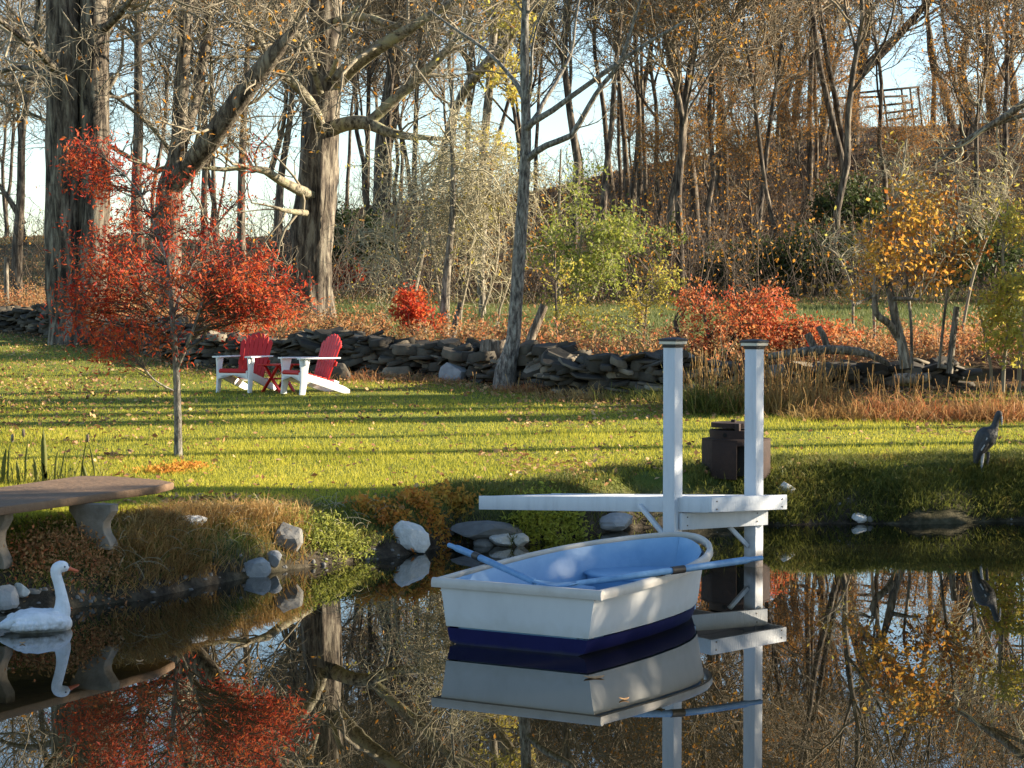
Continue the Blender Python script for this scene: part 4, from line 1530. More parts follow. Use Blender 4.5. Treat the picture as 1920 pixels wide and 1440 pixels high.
kinds = [forest_kind(50 + i, h, n) for i, (h, n) in enumerate(((15, 0), (18, 220), (14, 1200), (20, 650), (11, 3200), (17, 150)))]
KL = ['leafless grey tree standing in the distant wood', 'tall sparse tree with a few brown leaves in the distant wood', 'small tree holding many rusty leaves in the distant wood',
      'tall tree with scattered orange brown leaves in the distant wood', 'low bushy tree full of rust brown leaves in the distant wood', 'slim almost bare tree in the distant wood']
first = set()
g = np.random.default_rng(77)


def copy_tree(o):
    c = o.copy()
    C.objects.link(c)
    for ch in o.children:
        k = ch.copy()
        C.objects.link(k)
        k.parent = c
    return c


spots = []
tries = 0
while len(spots) < 54 and tries < 4000:
    tries += 1
    px = g.uniform(-160, 2080)
    d = g.uniform(72, 150) if 640 < px < 1050 else (g.uniform(72, 118) if px > 640 else g.uniform(80, 160))
    if px > 1050 and g.uniform() < .45:
        continue
    if px < 640 and g.uniform() < .35:
        continue
    if 1560 < px < 1800 and d > 90 and g.uniform() < .85:
        continue
    x = (px - CX) * d / F
    if all((x - a) ** 2 + ((d - b) * .6) ** 2 > 2.2 for a, b in spots):
        spots.append((x, d))
for px_ in (1015, 1075, 1125, 1190, 1225, 1290, 1325, 1375, 1415, 1465, 1500, 1560, 1620, 700, 770, 870):
    d_ = float(g.uniform(66, 92))
    spots.append(((px_ + g.uniform(-14, 14) - CX) * d_ / F, d_))
for x, d in spots:
    px = CX + F * x / d
    if px > 1050:
        k = g.choice([0, 1, 2, 3, 5], p=[.2, .28, .12, .2, .2])
    elif px > 640:
        k = g.choice([0, 1, 2, 3, 5], p=[.3, .3, .12, .1, .18])
    else:
        k = g.choice([0, 1, 5], p=[.5, .25, .25])
    o = kinds[k] if k not in first else copy_tree(kinds[k])
    first.add(k)
    o.location = (x, d, gz(x, d))
    o.rotation_euler = (g.normal() * .04, g.normal() * .04, g.uniform(0, 6.28))
    s = g.uniform(.8, 1.25)
    o.scale = (s, s, s)
    o['label'] = KL[k]
    o['group'] = KL[k].replace('tree', 'trees', 1)

for px, d, s in ((1250, 74, .55), (1330, 82, .6), (1400, 78, .5), (1430, 92, .62), (1500, 86, .5), (1545, 98, .55), (1480, 100, .6), (1600, 92, .4), (1690, 84, .42), (1860, 88, .5), (1380, 104, .6), (1180, 96, .5), (1760, 96, .4)):
    o = copy_tree(kinds[4]) if 4 in first else kinds[4]
    first.add(4)
    x = (px - CX) * d / F
    o.location = (x, d, gz(x, d))
    o.rotation_euler = (0, 0, px)
    o.scale = (s * 1.1, s * 1.1, s)
    o['label'] = 'young tree holding rusty oak leaves low on the shaded slope'
    o['group'] = 'young oaks on the slope'

# ---- trees standing to the right of the view, whose trunks and crowns throw the bands of shade over the lawn
SS = math.tan(SUN_AZ)


def tall_kind():
    g = np.random.default_rng(640)
    o = empty('tall_tree', (0, 0, 0), 'x', 'tree', local=True)
    z = np.linspace(-.4, 17, 14)
    w_ = np.cumsum(g.normal(size=(14, 2)) * .05, axis=0)
    tr = np.c_[w_ - w_[0], z]
    R = np.interp(z, [-.4, .4, 17], [.30, .22, .04])
    mb = MB()
    tubes(mb, tr[None], R[None], 10, ridge=bark_ridges(.05, 3), rg=g)
    mb.build('trunk', M['farbark'], o, smooth=True)
    mb = MB()
    twig_levels(tr[None, 5:], R[None, 5:], [dict(n=14, L=(1.5, 3.5), ang=(40, 80), k=7, wig=.2, up=.06), dict(n=90, L=(.6, 1.6), ang=(30, 75), k=5, wig=.3), dict(n=300, L=(.3, .9), ang=(30, 75), k=4, wig=.3)], g, mb)
    mb.build('crown', M['fartwig'], o, smooth=True)
    return o


tallk = tall_kind()
SHADE = [(7.6, 19.0, 't', 1.0), (9.4, 19.6, 't', 1.25), (8.8, 19.9, 't', .8), (8.6, 23.0, 't', .7), (11.8, 25.0, 't', .6), (10.2, 27.0, 't', .9), (13.5, 27.6, 't', 1.2), (11.4, 28.4, 't', 1.2), (15, 29.2, 't', 1.3), (12.5, 30.2, 't', 1.2), (17, 31.0, 't', 1.3), (14, 32.2, 't', 1.2),
         (11.6, 13.0, 'd', .8), (13.2, 15.2, 'd', .85), (11.4, 16.4, 'd', .62), (15.5, 14.3, 'd', 1.0), (8.3, 20.6, 4, .15), (7.6, 21.3, 4, .12)]


def dense_kind():
    g = np.random.default_rng(641)
    o = empty('leafy_tree', (0, 0, 0), 'x', 'tree', local=True)
    z = np.linspace(-.4, 8, 10)
    tr = np.c_[np.cumsum(g.normal(size=(10, 2)) * .06, axis=0), z]
    R = np.interp(z, [-.4, .4, 8], [.22, .16, .03])
    mb = MB()
    tubes(mb, tr[None], R[None], 10, rg=g)
    mb.build('trunk', M['farbark'], o, smooth=True)
    mb = MB()
    lv = twig_levels(tr[None, 2:], R[None, 2:], [dict(n=30, L=(1.5, 3.2), ang=(40, 85), k=7, wig=.2, up=.06), dict(n=200, L=(.6, 1.6), ang=(30, 75), k=5, wig=.3), dict(n=700, L=(.3, .9), ang=(30, 75), k=4, wig=.3)], g, mb)
    mb.build('crown', M['fartwig'], o, smooth=True)
    mb = MB()
    leaves(mb, leaf_pos(lv[-1][0], 5200, g, .12), (.12, .24), g=g, aspect=.7)
    mb.build('foliage', M['brownleaf'], o)
    return o


densek = dense_kind()
usedd = False
usedt = False
for k, (x, ysh, kd, s) in enumerate(SHADE):
    if kd == 't':
        o = copy_tree(tallk) if usedt else tallk
        usedt = True
    elif kd == 'd':
        o = copy_tree(densek) if usedd else densek
        usedd = True
    else:
        o = copy_tree(kinds[kd])
    o.location = (x, ysh + x * SS, gz(x, ysh + x * SS) - .05)
    o.rotation_euler = (0, 0, k * 1.3)
    o.scale = (s * (2.0 if kd == 't' and ysh < 20 else 1.25), s * (2.0 if kd == 't' and ysh < 20 else 1.25), s) if kd == 't' else (s, s, s)
    o['label'] = 'tree beyond the right side of the lawn that shades the grass'
    o['group'] = 'trees beside the lawn on the right'
g2 = np.random.default_rng(78)
for k in range(40):
    d = g2.uniform(60, 108)
    x = d * .252 + g2.uniform(1.5, 18)
    kd = int(g2.choice([2, 4, 4]))
    o = copy_tree(kinds[kd])
    s = g2.uniform(.34, .52)
    o.location = (x, d, gz(x, d))
    o.rotation_euler = (0, 0, k * 2.1)
    o.scale = (s, s, s)
    o['label'] = 'tree of the wooded hillside continuing beyond the right edge'
    o['group'] = 'hillside trees beyond the right edge'


# ------------------------------------------------------------ small trees and shrubs grown toward traced clumps
def shrub(name, label, cat, stems, d, clumps, seed, ntar, spec, leaf, stemmat='darktwig', twigmat=None, group=None, kb=8, base=None, tar_r=.006, lift=.25, sides=8, foldir=None):
    """stems: traced stems (px,py,w[,dd]); clumps: (px,py,rx,ry,depth shift,depth radius,weight)"""
    g = np.random.default_rng(seed)
    st_ = []
    b = None
    for s in stems:
        a, r = traced(s, d, 14)
        if b is None:
            b = a[0].copy()
            b[2] = gz(b[0], b[1])
        st_.append(np.c_[a, r])
    for s in st_:
        if abs(s[0, 1] - b[1]) < 1.5 and s[0, 2] < b[2] + .35:
            s[0, 2] = gz(s[0, 0], s[0, 1]) - .1
    o = empty(name, b, label, cat, group)
    mb = MB()
    for s in st_:
        tubes(mb, s[None, :, :3], s[None, :, 3], sides, ridge=bark_ridges(.05, seed), rg=g)
    mb.build('trunk', M[stemmat], o, smooth=True)
    wts = np.array([c[6] if len(c) > 6 else c[2] * c[3] for c in clumps], float)
    ci = g.choice(len(clumps), ntar, p=wts / wts.sum())
    T = []
    for i in ci:
        c = clumps[i]
        v = nrm(g.normal(size=3)) * g.uniform(.15, 1) ** .5
        T.append(P(c[0] + v[0] * c[2], c[1] + v[1] * c[3], d + c[4] + v[2] * c[5]))
    T = np.array(T)
    S = np.concatenate(st_)
    paths, rad = [], []
    for t in T:
        dd = np.linalg.norm(S[:, :3] - t, axis=1) + 1.5 * np.maximum(0, S[:, 2] - t[2] + .15) + g.uniform(0, .25, len(S)) * np.linalg.norm(S[:, :3] - t, axis=1)
        j = dd.argmin()
        p0 = S[j, :3]
        L = np.linalg.norm(t - p0)
        c1 = p0 * .5 + t * .5 + ZU * L * lift + g.normal(size=3) * L * .08
        u = np.linspace(0, 1, kb)[:, None]
        q = (1 - u) ** 2 * p0 + 2 * u * (1 - u) * c1 + u ** 2 * t
        q[1:-1] += g.normal(size=(kb - 2, 3)) * L * .02
        paths.append(q)
        rad.append(np.clip(min(S[j, 3] * .6, tar_r + L * .006), .003, None) * np.linspace(1, .35, kb))
    A, R = np.array(paths), np.array(rad)
    mb = MB()
    tubes(mb, A, R, 4, rg=g)
    lv = twig_levels(A, R, spec, g, mb)
    mb.build('crown', M[twigmat or stemmat], o, smooth=True)
    if leaf:
        n, size, mt, jit = leaf[:4]
        mb = MB()
        src = lv[-1][0] if lv else A
        kw = leaf[4] if len(leaf) > 4 else {}
        leaves(mb, leaf_pos(src, n, g, jit, .25), size, g=g, **kw)
        mb.build('foliage', M[mt], o)
    return o


shrub('red_sapling', 'young tree with feathery red autumn leaves on a thin straight trunk on the lawn', 'tree',
      [[(335, 874, 17), (334, 820, 15), (333, 760, 14), (331, 700, 13), (327, 640, 11), (322, 590, 9), (316, 520, 8), (300, 450, 6), (280, 400, 5), (255, 350, 4), (200, 300, 3)],
       [(332, 690, 8), (345, 660, 7, -.1), (360, 625, 6, -.2), (378, 570, 6, -.25), (390, 520, 5, -.3), (420, 450, 4, -.4)],
       [(330, 660, 6), (318, 645, 6, .1), (300, 610, 5, .25), (282, 575, 5, .4), (255, 530, 4, .5)],
       [(330, 735, 4), (305, 722, 3, -.2), (285, 708, 3, -.4), (270, 690, 2, -.5)],
       [(322, 600, 6, 0), (350, 520, 5, .3), (400, 430, 4, .5), (460, 360, 3, .5)]],
      22.4,
      [(300, 520, 210, 22, 0, 1.0, 11), (330, 455, 170, 20, 0, .9, 8), (250, 425, 130, 18, .2, .8, 6), (430, 490, 120, 16, -.1, .8, 6), (460, 525, 120, 24, -.2, .9, 7), (500, 565, 80, 18, -.2, .6, 5), (380, 575, 170, 20, 0, .9, 6), (200, 490, 110, 22, .1, .7, 6), (160, 320, 75, 60, .4, .5, 10), (150, 270, 50, 30, .4, .4, 2), (250, 330, 60, 40, .3, .4, 3), (310, 400, 90, 45, 0, .6, 5), (240, 580, 110, 45, 0, .8, 6), (130, 560, 50, 40, .1, .5, 4), (130, 450, 45, 50, .3, .5, 3), (545, 575, 45, 30, -.2, .4, 3), (230, 655, 90, 24, -.2, .6, 3),
       (480, 290, 30, 35, .4, .3, 1.5), (450, 380, 60, 25, .3, .4, 3), (350, 360, 50, 25, .2, .4, 1.5), (260, 645, 110, 26, -.2, .6, 6), (150, 590, 60, 30, .1, .5, 3), (545, 545, 40, 30, -.2, .4, 2.5)],
      31, 330, [dict(n=1500, L=(.15, .42), ang=(20, 65), k=5, wig=.2, up=-.03, t=(.35, 1), rmin=.0022), dict(n=2400, L=(.07, .2), ang=(20, 60), k=4, wig=.2, up=-.05, rmin=.0015)],
      (10800, (.045, .085), 'redleaf', .06, dict(droop=.2, aspect=.30)), 'smoothbark', 'darktwig', lift=.16)

shrub('orange_tree', 'small crooked tree with orange and yellow leaves behind the right end of the wall', 'tree',
      [[(1698, 690, 22), (1690, 640, 19), (1680, 605, 17), (1672, 560, 15), (1660, 515, 11), (1650, 470, 7), (1665, 400, 4)],
       [(1686, 635, 17), (1665, 605, 15, -.1), (1645, 590, 13, -.2), (1640, 565, 11, -.2), (1645, 558, 8, -.2), (1600, 572, 6, -.4)],
       [(1672, 560, 9), (1700, 560, 7, -.3), (1725, 562, 4, -.5)],
       [(1710, 690, 6, .4), (1708, 600, 6, .4), (1700, 500, 5, .4), (1720, 420, 3, .5)],
       [(1760, 690, 6, .6), (1772, 580, 6, .6), (1785, 480, 5, .6), (1795, 400, 4, .6), (1790, 300, 2, .6)]],
      30.5, [(1680, 450, 70, 60, 0, .8, 10), (1740, 400, 60, 50, 0, .7, 5), (1700, 500, 90, 40, 0, .7, 7), (1600, 530, 60, 30, -.2, .5, 4), (1780, 490, 55, 35, .2, .6, 5), (1730, 360, 40, 30, 0, .5, 2), (1620, 470, 40, 30, 0, .5, 2), (1820, 470, 30, 40, .4, .4, 2)],
      32, 120, [dict(n=420, L=(.15, .5), ang=(25, 70), k=5, wig=.25, up=.02, rmin=.003)], (2300, (.055, .10), 'orangeleaf', .10, dict(droop=.3, aspect=.62)), 'bark', 'twig')

BR = dict(n=700, L=(.2, .6), ang=(20, 65), k=5, wig=.25, up=.0, rmin=.003)
shrub('red_bush', 'broad red leaved bush arching over the wall between the two dock posts', 'bush',
      [[(1360, 690, 12), (1370, 640, 9), (1390, 590, 6)], [(1380, 690, 10, .3), (1410, 640, 8, .3), (1440, 580, 5, .3)], [(1340, 690, 10, -.2), (1330, 640, 8, -.2), (1320, 590, 5, -.2)], [(1420, 690, 9, .3), (1460, 640, 7, .3), (1500, 600, 4, .3)], [(1265, 600, 8, .2), (1275, 640, 9, .2), (1290, 690, 10, .2)]],
      34, [(1390, 595, 130, 50, 0, 1.1, 12), (1320, 630, 80, 40, 0, .9, 6), (1470, 625, 100, 40, 0, .9, 7), (1560, 640, 70, 24, .3, .7, 3), (1320, 560, 40, 25, .2, .4, 2), (1430, 560, 60, 25, .2, .6, 4), (1510, 620, 50, 30, .2, .6, 3)],
      33, 170, [BR], (7000, (.05, .09), 'redbrush', .06, dict(droop=.1)), 'darktwig', 'darktwig')
shrub('red_bush', 'small crimson bush behind the wall near the thin upright trunk', 'bush',
      [[(770, 650, 8), (772, 610, 6), (765, 570, 4)], [(785, 650, 7), (795, 610, 5), (800, 580, 3)]],
      39, [(772, 590, 30, 34, 0, .5, 5), (800, 600, 25, 20, 0, .4, 2), (760, 560, 16, 16, 0, .3, 1)], 34, 40, [dict(BR, n=200)], (2000, (.06, .10), 'redleaf', .04), 'darktwig')
shrub('red_bush', 'pinkish red bush at the foot of the wide dark trunk beyond the meadow', 'bush',
      [[(660, 545, 8), (658, 520, 5), (655, 495, 3)]], 70, [(660, 510, 26, 20, 0, .8, 3), (625, 520, 22, 12, 0, .6, 2)], 35, 30, [dict(BR, n=160, L=(.3, .8))], (1300, (.12, .2), 'redleaf', .07), 'darktwig')
shrub('green_bush', 'bright yellow green bush on the slope edge right of the slender tree', 'bush',
      [[(1080, 560, 8), (1085, 500, 7), (1090, 440, 5)], [(1110, 560, 8, .5), (1130, 500, 6, .5), (1150, 440, 4, .5)], [(1050, 560, 7, .2), (1040, 500, 6, .2), (1030, 440, 4, .2)], [(1048, 400, 5, .2), (1050, 330, 4, .2), (1052, 280, 3, .2)]],
      52, [(1100, 460, 110, 80, 0, 1.8, 10), (1160, 430, 70, 50, 0, 1.2, 5), (1040, 500, 70, 70, 0, 1.2, 5), (1090, 350, 50, 50, .5, .8, 1.5), (1120, 520, 60, 30, 0, 1, 3)],
      36, 130, [dict(BR, n=800, L=(.3, .8), rmin=.005)], (4200, (.08, .15), 'greenleaf', .12), 'twig', 'paletwig')
shrub('green_bush', 'small bluish green conifer like bush on the shaded slope left of the front dock post', 'bush',
      [[(1255, 520, 7), (1258, 480, 5), (1260, 430, 3)]], 68, [(1255, 440, 34, 22, 0, .8, 3), (1235, 480, 26, 20, 0, .7, 2), (1165, 490, 34, 36, 0, .8, 3)], 37, 50, [dict(BR, n=260, L=(.3, .8))], (2600, (.09, .16), 'greenleaf', .06), 'darktwig')
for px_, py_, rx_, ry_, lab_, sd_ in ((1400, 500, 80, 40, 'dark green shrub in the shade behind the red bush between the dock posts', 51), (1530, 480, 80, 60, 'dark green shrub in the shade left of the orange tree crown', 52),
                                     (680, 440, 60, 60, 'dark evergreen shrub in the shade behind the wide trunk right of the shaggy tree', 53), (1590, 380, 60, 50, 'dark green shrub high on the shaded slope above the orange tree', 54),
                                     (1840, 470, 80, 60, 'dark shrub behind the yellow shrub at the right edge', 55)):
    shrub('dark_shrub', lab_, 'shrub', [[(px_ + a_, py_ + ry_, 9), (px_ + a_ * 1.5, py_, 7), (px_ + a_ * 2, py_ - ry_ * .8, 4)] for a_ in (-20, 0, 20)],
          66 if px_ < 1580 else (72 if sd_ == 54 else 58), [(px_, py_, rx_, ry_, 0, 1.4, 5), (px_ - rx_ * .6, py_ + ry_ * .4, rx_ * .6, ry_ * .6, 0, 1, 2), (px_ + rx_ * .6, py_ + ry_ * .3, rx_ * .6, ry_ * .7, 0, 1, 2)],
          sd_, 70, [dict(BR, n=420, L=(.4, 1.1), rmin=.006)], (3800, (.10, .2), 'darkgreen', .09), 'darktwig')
shrub('yellow_bush', 'tall yellow green leaved shrub at the right edge above the wall', 'bush',
      [[(1880, 700, 8), (1890, 600, 7), (1880, 480, 5), (1890, 380, 3)], [(1910, 700, 8, .4), (1920, 580, 6, .4), (1925, 450, 4, .4)], [(1860, 700, 6, .2), (1845, 620, 5, .2), (1830, 560, 3, .2)]],
      31, [(1900, 560, 50, 60, 0, .7, 6), (1895, 420, 40, 50, 0, .6, 3), (1870, 620, 40, 40, 0, .6, 4), (1915, 640, 40, 40, 0, .6, 3)], 38, 80, [dict(BR, n=360)], (2400, (.06, .11), 'yellowleaf', .04), 'twig')
shrub('yellow_bush', 'patch of lime yellow weeds glowing behind the wall right of the slender tree', 'bush',
      [[(1205, 660, 5), (1210, 600, 4), (1215, 540, 3)], [(1045, 640, 5), (1042, 560, 4), (1040, 470, 3)]], 37, [(1090, 600, 60, 40, 0, .7, 3), (1200, 570, 50, 40, 0, .7, 3), (1250, 540, 40, 40, 0, .6, 2), (1040, 520, 30, 40, 0, .4, 1)], 39, 60, [dict(BR, n=300)], (2200, (.05, .09), 'yellowleaf', .04), 'darktwig', 'twig')
shrub('vine_thicket', 'dense mound of pale tangled vine stems left of the slender tree', 'thicket',
      [[(830, 600, 6), (815, 500, 6), (800, 400, 5), (790, 330, 4)], [(860, 600, 6, .4), (880, 500, 6, .4), (890, 380, 5, .4), (880, 300, 3, .4)], [(800, 600, 6, -.3), (760, 520, 6, -.3), (740, 440, 5, -.3), (750, 360, 4, -.3)], [(900, 600, 6), (930, 500, 6), (935, 400, 5)], [(930, 600, 5, .4), (960, 500, 5, .4), (950, 330, 4, .4)]],
      41, [(800, 420, 130, 100, 0, 1.6, 10), (880, 360, 110, 110, 0, 1.6, 10), (740, 480, 110, 60, 0, 1.3, 6), (900, 500, 80, 60, 0, 1, 6), (850, 300, 100, 60, .3, 1, 5), (740, 330, 70, 60, .4, .8, 3), (960, 350, 50, 80, .3, .8, 4)],
      40, 190, [dict(n=760, L=(.6, 1.9), ang=(25, 85), k=10, wig=.34, up=-.07, rmin=.009), dict(n=1500, L=(.3, 1.1), ang=(25, 85), k=8, wig=.38, up=-.04, rmin=.007)], (700, (.05, .1), 'yellowleaf', .05), 'twig', 'paletwig', lift=.3)
shrub('bare_bush', 'leafless grey shrub with curling pale twigs above the orange tree', 'bush',
      [[(1640, 640, 6), (1640, 520, 6), (1660, 420, 5), (1690, 330, 4), (1700, 260, 3)], [(1800, 640, 6, .3), (1830, 500, 6, .3), (1870, 400, 5, .3), (1910, 310, 4, .3)], [(1600, 640, 5, .3), (1590, 520, 5, .3), (1560, 470, 4, .3), (1540, 460, 3, .3)]],
      36, [(1700, 330, 90, 60, 0, 1, 6), (1620, 460, 80, 50, 0, 1, 4), (1850, 350, 70, 80, 0, 1, 6), (1780, 420, 70, 70, 0, 1, 4)], 41, 90, [dict(n=420, L=(.3, 1.0), ang=(25, 80), k=7, wig=.3, up=-.02, rmin=.004), dict(n=900, L=(.15, .5), ang=(25, 80), k=5, wig=.35, rmin=.003)], (220, (.07, .11), 'yellowleaf', .05), 'twig', 'paletwig')
tree('overhanging_tree', 'tree at the right edge whose long bare limb slants down over the orange tree', 'tree',
     [[(2195, 720, 44), (2190, 560, 36), (2184, 300, 32), (2180, 60, 30), (2178, -200, 22), (2175, -500, 8)],
      [(2180, 5, 20), (2100, 60, 18, -.8), (1980, 150, 16, -1), (1905, 205, 14, -.6), (1850, 240, 11, -.3), (1800, 270, 8), (1770, 296, 5), (1735, 320, 3)],
      [(1850, 240, 8, -.3), (1900, 222, 8, -.5), (1990, 190, 8, -1), (2090, 66, 8, -.8)]], 38,
     [dict(n=40, L=(.8, 2.4), ang=(30, 80), k=7, wig=.28, up=-.0, rmin=.008), dict(n=260, L=(.3, 1.1), ang=(30, 80), k=6, wig=.33, rmin=.005)], 42, 'bark', None, 'paletwig', k0=24, sides=12)

# ------------------------------------------------------------ stump, logs, posts
sb = onG(918, 712)
s_ = sc(sb[1])
stump = empty('hollow_stump', sb, 'hollow broken grey stump leaning against the slender tree', 'stump')
mb = MB()
K = 22
an = np.arange(K) * 2 * np.pi / K
g = np.random.default_rng(8)
jag = .05 * np.abs(np.sin(an * 2.5)) + g.uniform(0, .06, K)
rows = []
for f, r in ((-.1, 46), (.1, 38), (.4, 32), (.75, 29), (1, 30)):
    q = []
    for i in range(K):
        rad = r / s_ * (1 + .07 * math.sin(an[i] * 5 + f) + .04 * math.sin(an[i] * 9))
        hgt = f * (.60 + (jag[i] if f == 1 else 0))
        q.append(sb + np.array([math.cos(an[i]) * rad + f * .06 * 2, math.sin(an[i]) * rad, hgt]))
    rows.append(np.array(q))
inn = [sb + (rows[-1] - sb - np.array([.12, 0, 0])) * np.array([.78, .78, .99]) + np.array([.12, 0, 0]), sb + (rows[2] - sb) * np.array([.7, .7, .8])]
loft(mb, rows + inn)
mb.build('stump', M['deadwood'], stump, smooth=True)


def log(name, label, cat, pts, d, seed, mat='deadwood'):
    a, r = traced(pts, d, 12)
    o_ = empty(name, a[0], label, cat)
    mb = MB()
    tubes(mb, a[None], r[None], 10, ridge=bark_ridges(.08, seed), cap=True, rg=np.random.default_rng(seed))
    me = mb.mesh(name, M[mat], a[0])
    bpy.data.objects.remove(o_)
    o = bpy.data.objects.new(name, me)
    C.objects.link(o)
    o.location = a[0]
    return tag(o, label, cat)


log('leaning_log', 'brown bare log leaning right behind the wall beside the slender tree', 'log', [(984, 665, 17), (1000, 622, 17), (1021, 572, 16)], 34, 1)
log('leaning_log', 'dark snapped stick leaning beside the thin upright trunk behind the wall', 'log', [(846, 650, 10), (853, 612, 11), (864, 568, 11)], 38.5, 2, 'bark')
log('log_stub', 'short dark upturned stub on the wall between red bush and orange tree, left one', 'log', [(1534, 668, 15), (1524, 647, 14), (1513, 626, 14)], 31.5, 3, 'bark')
log('log_stub', 'short dark stub on the wall just right of its twin', 'log', [(1555, 660, 13), (1545, 634, 12), (1534, 612, 10)], 31.6, 4, 'bark')
log('fallen_log', 'short grey log lying at the end of the wall under the orange tree', 'log', [(1676, 712, 20), (1706, 711, 22), (1744, 707, 18)], 29.6, 5)
log('fence_post', 'dark rotting wooden post right of the orange tree', 'post', [(1781, 700, 13), (1786, 640, 13), (1794, 575, 12)], 31, 6, 'bark')
log('fence_post', 'thin dark wooden post at the left edge behind the wall', 'post', [(13, 590, 9), (12, 530, 9), (12, 482, 9)], 52, 7, 'bark')
log('mossy_log', 'dark curved log lying along the top of the wall right of the dock posts', 'log', [(1440, 668, 12), (1500, 660, 18), (1570, 655, 18), (1630, 664, 14), (1668, 684, 9)], 31.3, 8, 'bark')


# ------------------------------------------------------------ grasses, weeds, leaves that nobody could count
def scatter(n, y0, y1, g, pw=2.0, pad=1.05, pxr=(-260, 2260)):
    """even over the picture: depth drawn so that near ground gets more"""
    u = g.uniform(0, 1, n)
    a, b = y0 ** (1 - pw), y1 ** (1 - pw)
    y = (a + (b - a) * u) ** (1 / (1 - pw))
    px = g.uniform(pxr[0], pxr[1], n)
    x = (px - CX) * y / F
    return x, y, px


g = np.random.default_rng(5)
mb = MB()
x, y, px = scatter(540000, 15.2, 50, g, 2.2)
t = pond_t(x, y)
w = y - np.interp(x, wlx, wly)
bare = vnoise(x, y, .5, 12)
ok = (t > .62) & (w < -.1) & (g.uniform(size=len(x)) < np.clip(1.0 - .75 * litter_mask(x, y) + .1 * bare, .12, 1)) & (g.uniform(size=len(x)) < sm((t - .45) / .5))
x, y = x[ok], y[ok]
base = np.stack([x, y, ground(x, y) - .008], 1)
hh = .05 * (1 + .35 * vnoise(x, y, .6, 13)) * g.uniform(.6, 1.4, len(x))
blades(mb, base, np.clip(hh, .025, .12), .0085, .45, g=g)
tag(mb.build('lawn_grass', M['grass']), 'short sunlit lawn grass striped with shade', 'grass', kind='stuff')

# meadow behind the wall
mb = MB()
x, y, px = scatter(185000, 34, 76, g, 1.8)
ok = (y - np.interp(x, wlx, wly) > 2) & (g.uniform(size=len(x)) < meadow_mask(x, y) * .9 + .05)
x, y = x[ok], y[ok]
blades(mb, np.stack([x, y, ground(x, y) - .01], 1), .14, .022, .5, g=g)
tag(mb.build('meadow_grass', M['meadow']), 'green meadow grass beyond the stone wall', 'grass', kind='stuff')

# fallen leaves on the lawn
mb = MB()
x, y, px = scatter(76000, 16, 50, g, 1.5)
w = y - np.interp(x, wlx, wly)
t = pond_t(x, y)
den = .05 + 1.0 * sm((w + 5) / 3.5) + .55 * sm((470 - px) / 300) * sm((y - 22) / 8) + .45 * sm((vnoise(x, y, .5, 15) - .5) / .5) + .12 * (vnoise(x, y, 1.6, 16) > .4)
ok = (t > .4) & (w < .2) & (g.uniform(size=len(x)) < den)
x, y = x[ok], y[ok]
leaves(mb, np.stack([x, y, ground(x, y) + .03 + .01 * g.normal(size=len(x))], 1), (.035, .085), g=g, flat=.7, aspect=.65)
tag(mb.build('fallen_leaves', M['litter']), 'scattered brown and tan autumn leaves lying on the lawn', 'leaves', kind='stuff')

# leaf litter on the wooded slope
mb = MB()
x, y, px = scatter(42000, 60, 125, g, 1.3, pxr=(-260, 2260))
leaves(mb, np.stack([x, y, ground(x, y) + .03], 1), (.07, .15), g=g, flat=.75, aspect=.7)
tag(mb.build('leaf_litter', M['litter']), 'brown leaf litter covering the wooded slope', 'leaves', kind='stuff')

# brambles and dry growth behind the wall
mb = MB()
x, y, px = scatter(19000, 31, 62, g, 1.6)
w = y - np.interp(x, wlx, wly)
dn = np.where(px < 700, 1 - sm((w - 5) / 8), 1 - sm((w - 3.0) / 4)) * (w > .5) * (.55 + .45 * vnoise(x, y, 1.2, 17))
ok = g.uniform(size=len(x)) < dn
x, y = x[ok], y[ok]
n = len(x)
b = np.stack([x, y, ground(x, y) - .03], 1)
Ls = g.uniform(.3, .95, n)
d = nrm(np.c_[g.normal(size=(n, 2)) * .5, np.ones(n)])
pts = [b]
p = b
for j in range(4):
    d = nrm(d + .28 * g.normal(size=(n, 3)) - np.array([0, 0, .12 * j]))
    p = p + d * (Ls / 4)[:, None]
    pts.append(p)
A = np.stack(pts, 1)
tubes(mb, A, np.full((n, 1), .0045) * np.linspace(1, .5, 5)[None], 3, 0, rg=g)
leaves(mb, leaf_pos(A, 53000, g, .05, .3), (.045, .095), m=1, g=g)
tag(mb.build('brambles', [M['twig'], M['tanbrush']]), 'tangle of tan and russet brambles growing behind the wall', 'brambles', kind='stuff')

# undergrowth on the slope: thin bare brush with clinging leaves
mb = MB()
x, y, px = scatter(6800, 60, 118, g, 1.4, pxr=(-260, 2260))
ok = (px > 600) | (g.uniform(size=len(x)) < .35)
x, y = x[ok], y[ok]
n = len(x)
b = np.stack([x, y, ground(x, y) - .05], 1)
Ls = g.uniform(.8, 3.6, n)
d = nrm(np.c_[g.normal(size=(n, 2)) * .35, np.ones(n)])
pts = [b]
p = b
for j in range(6):
    d = nrm(d + .22 * g.normal(size=(n, 3)))
    p = p + d * (Ls / 6)[:, None]
    pts.append(p)
A = np.stack(pts, 1)
R = np.clip(Ls * .006, .008, .03)[:, None] * np.linspace(1, .4, 7)[None]
tubes(mb, A, R, 3, 0, rg=g)
A2, R2 = grow(A, R, 17000, (.4, 1.5), ang=(25, 75), k=5, wig=.3, up=.02, rmin=.007, g=g)
tubes(mb, A2, R2, 3, 0, rg=g)
lp = leaf_pos(A2, 15000, g, .12, .3)
keep = (CX + F * lp[:, 0] / lp[:, 1] > 850) | (g.uniform(size=len(lp)) < .3)
leaves(mb, lp[keep], (.08, .17), m=1, g=g)
tag(mb.build('undergrowth', [M['darktwig'], M['brownleaf']]), 'thin bare undergrowth with rusty leaves on the wooded slope', 'undergrowth', kind='stuff')

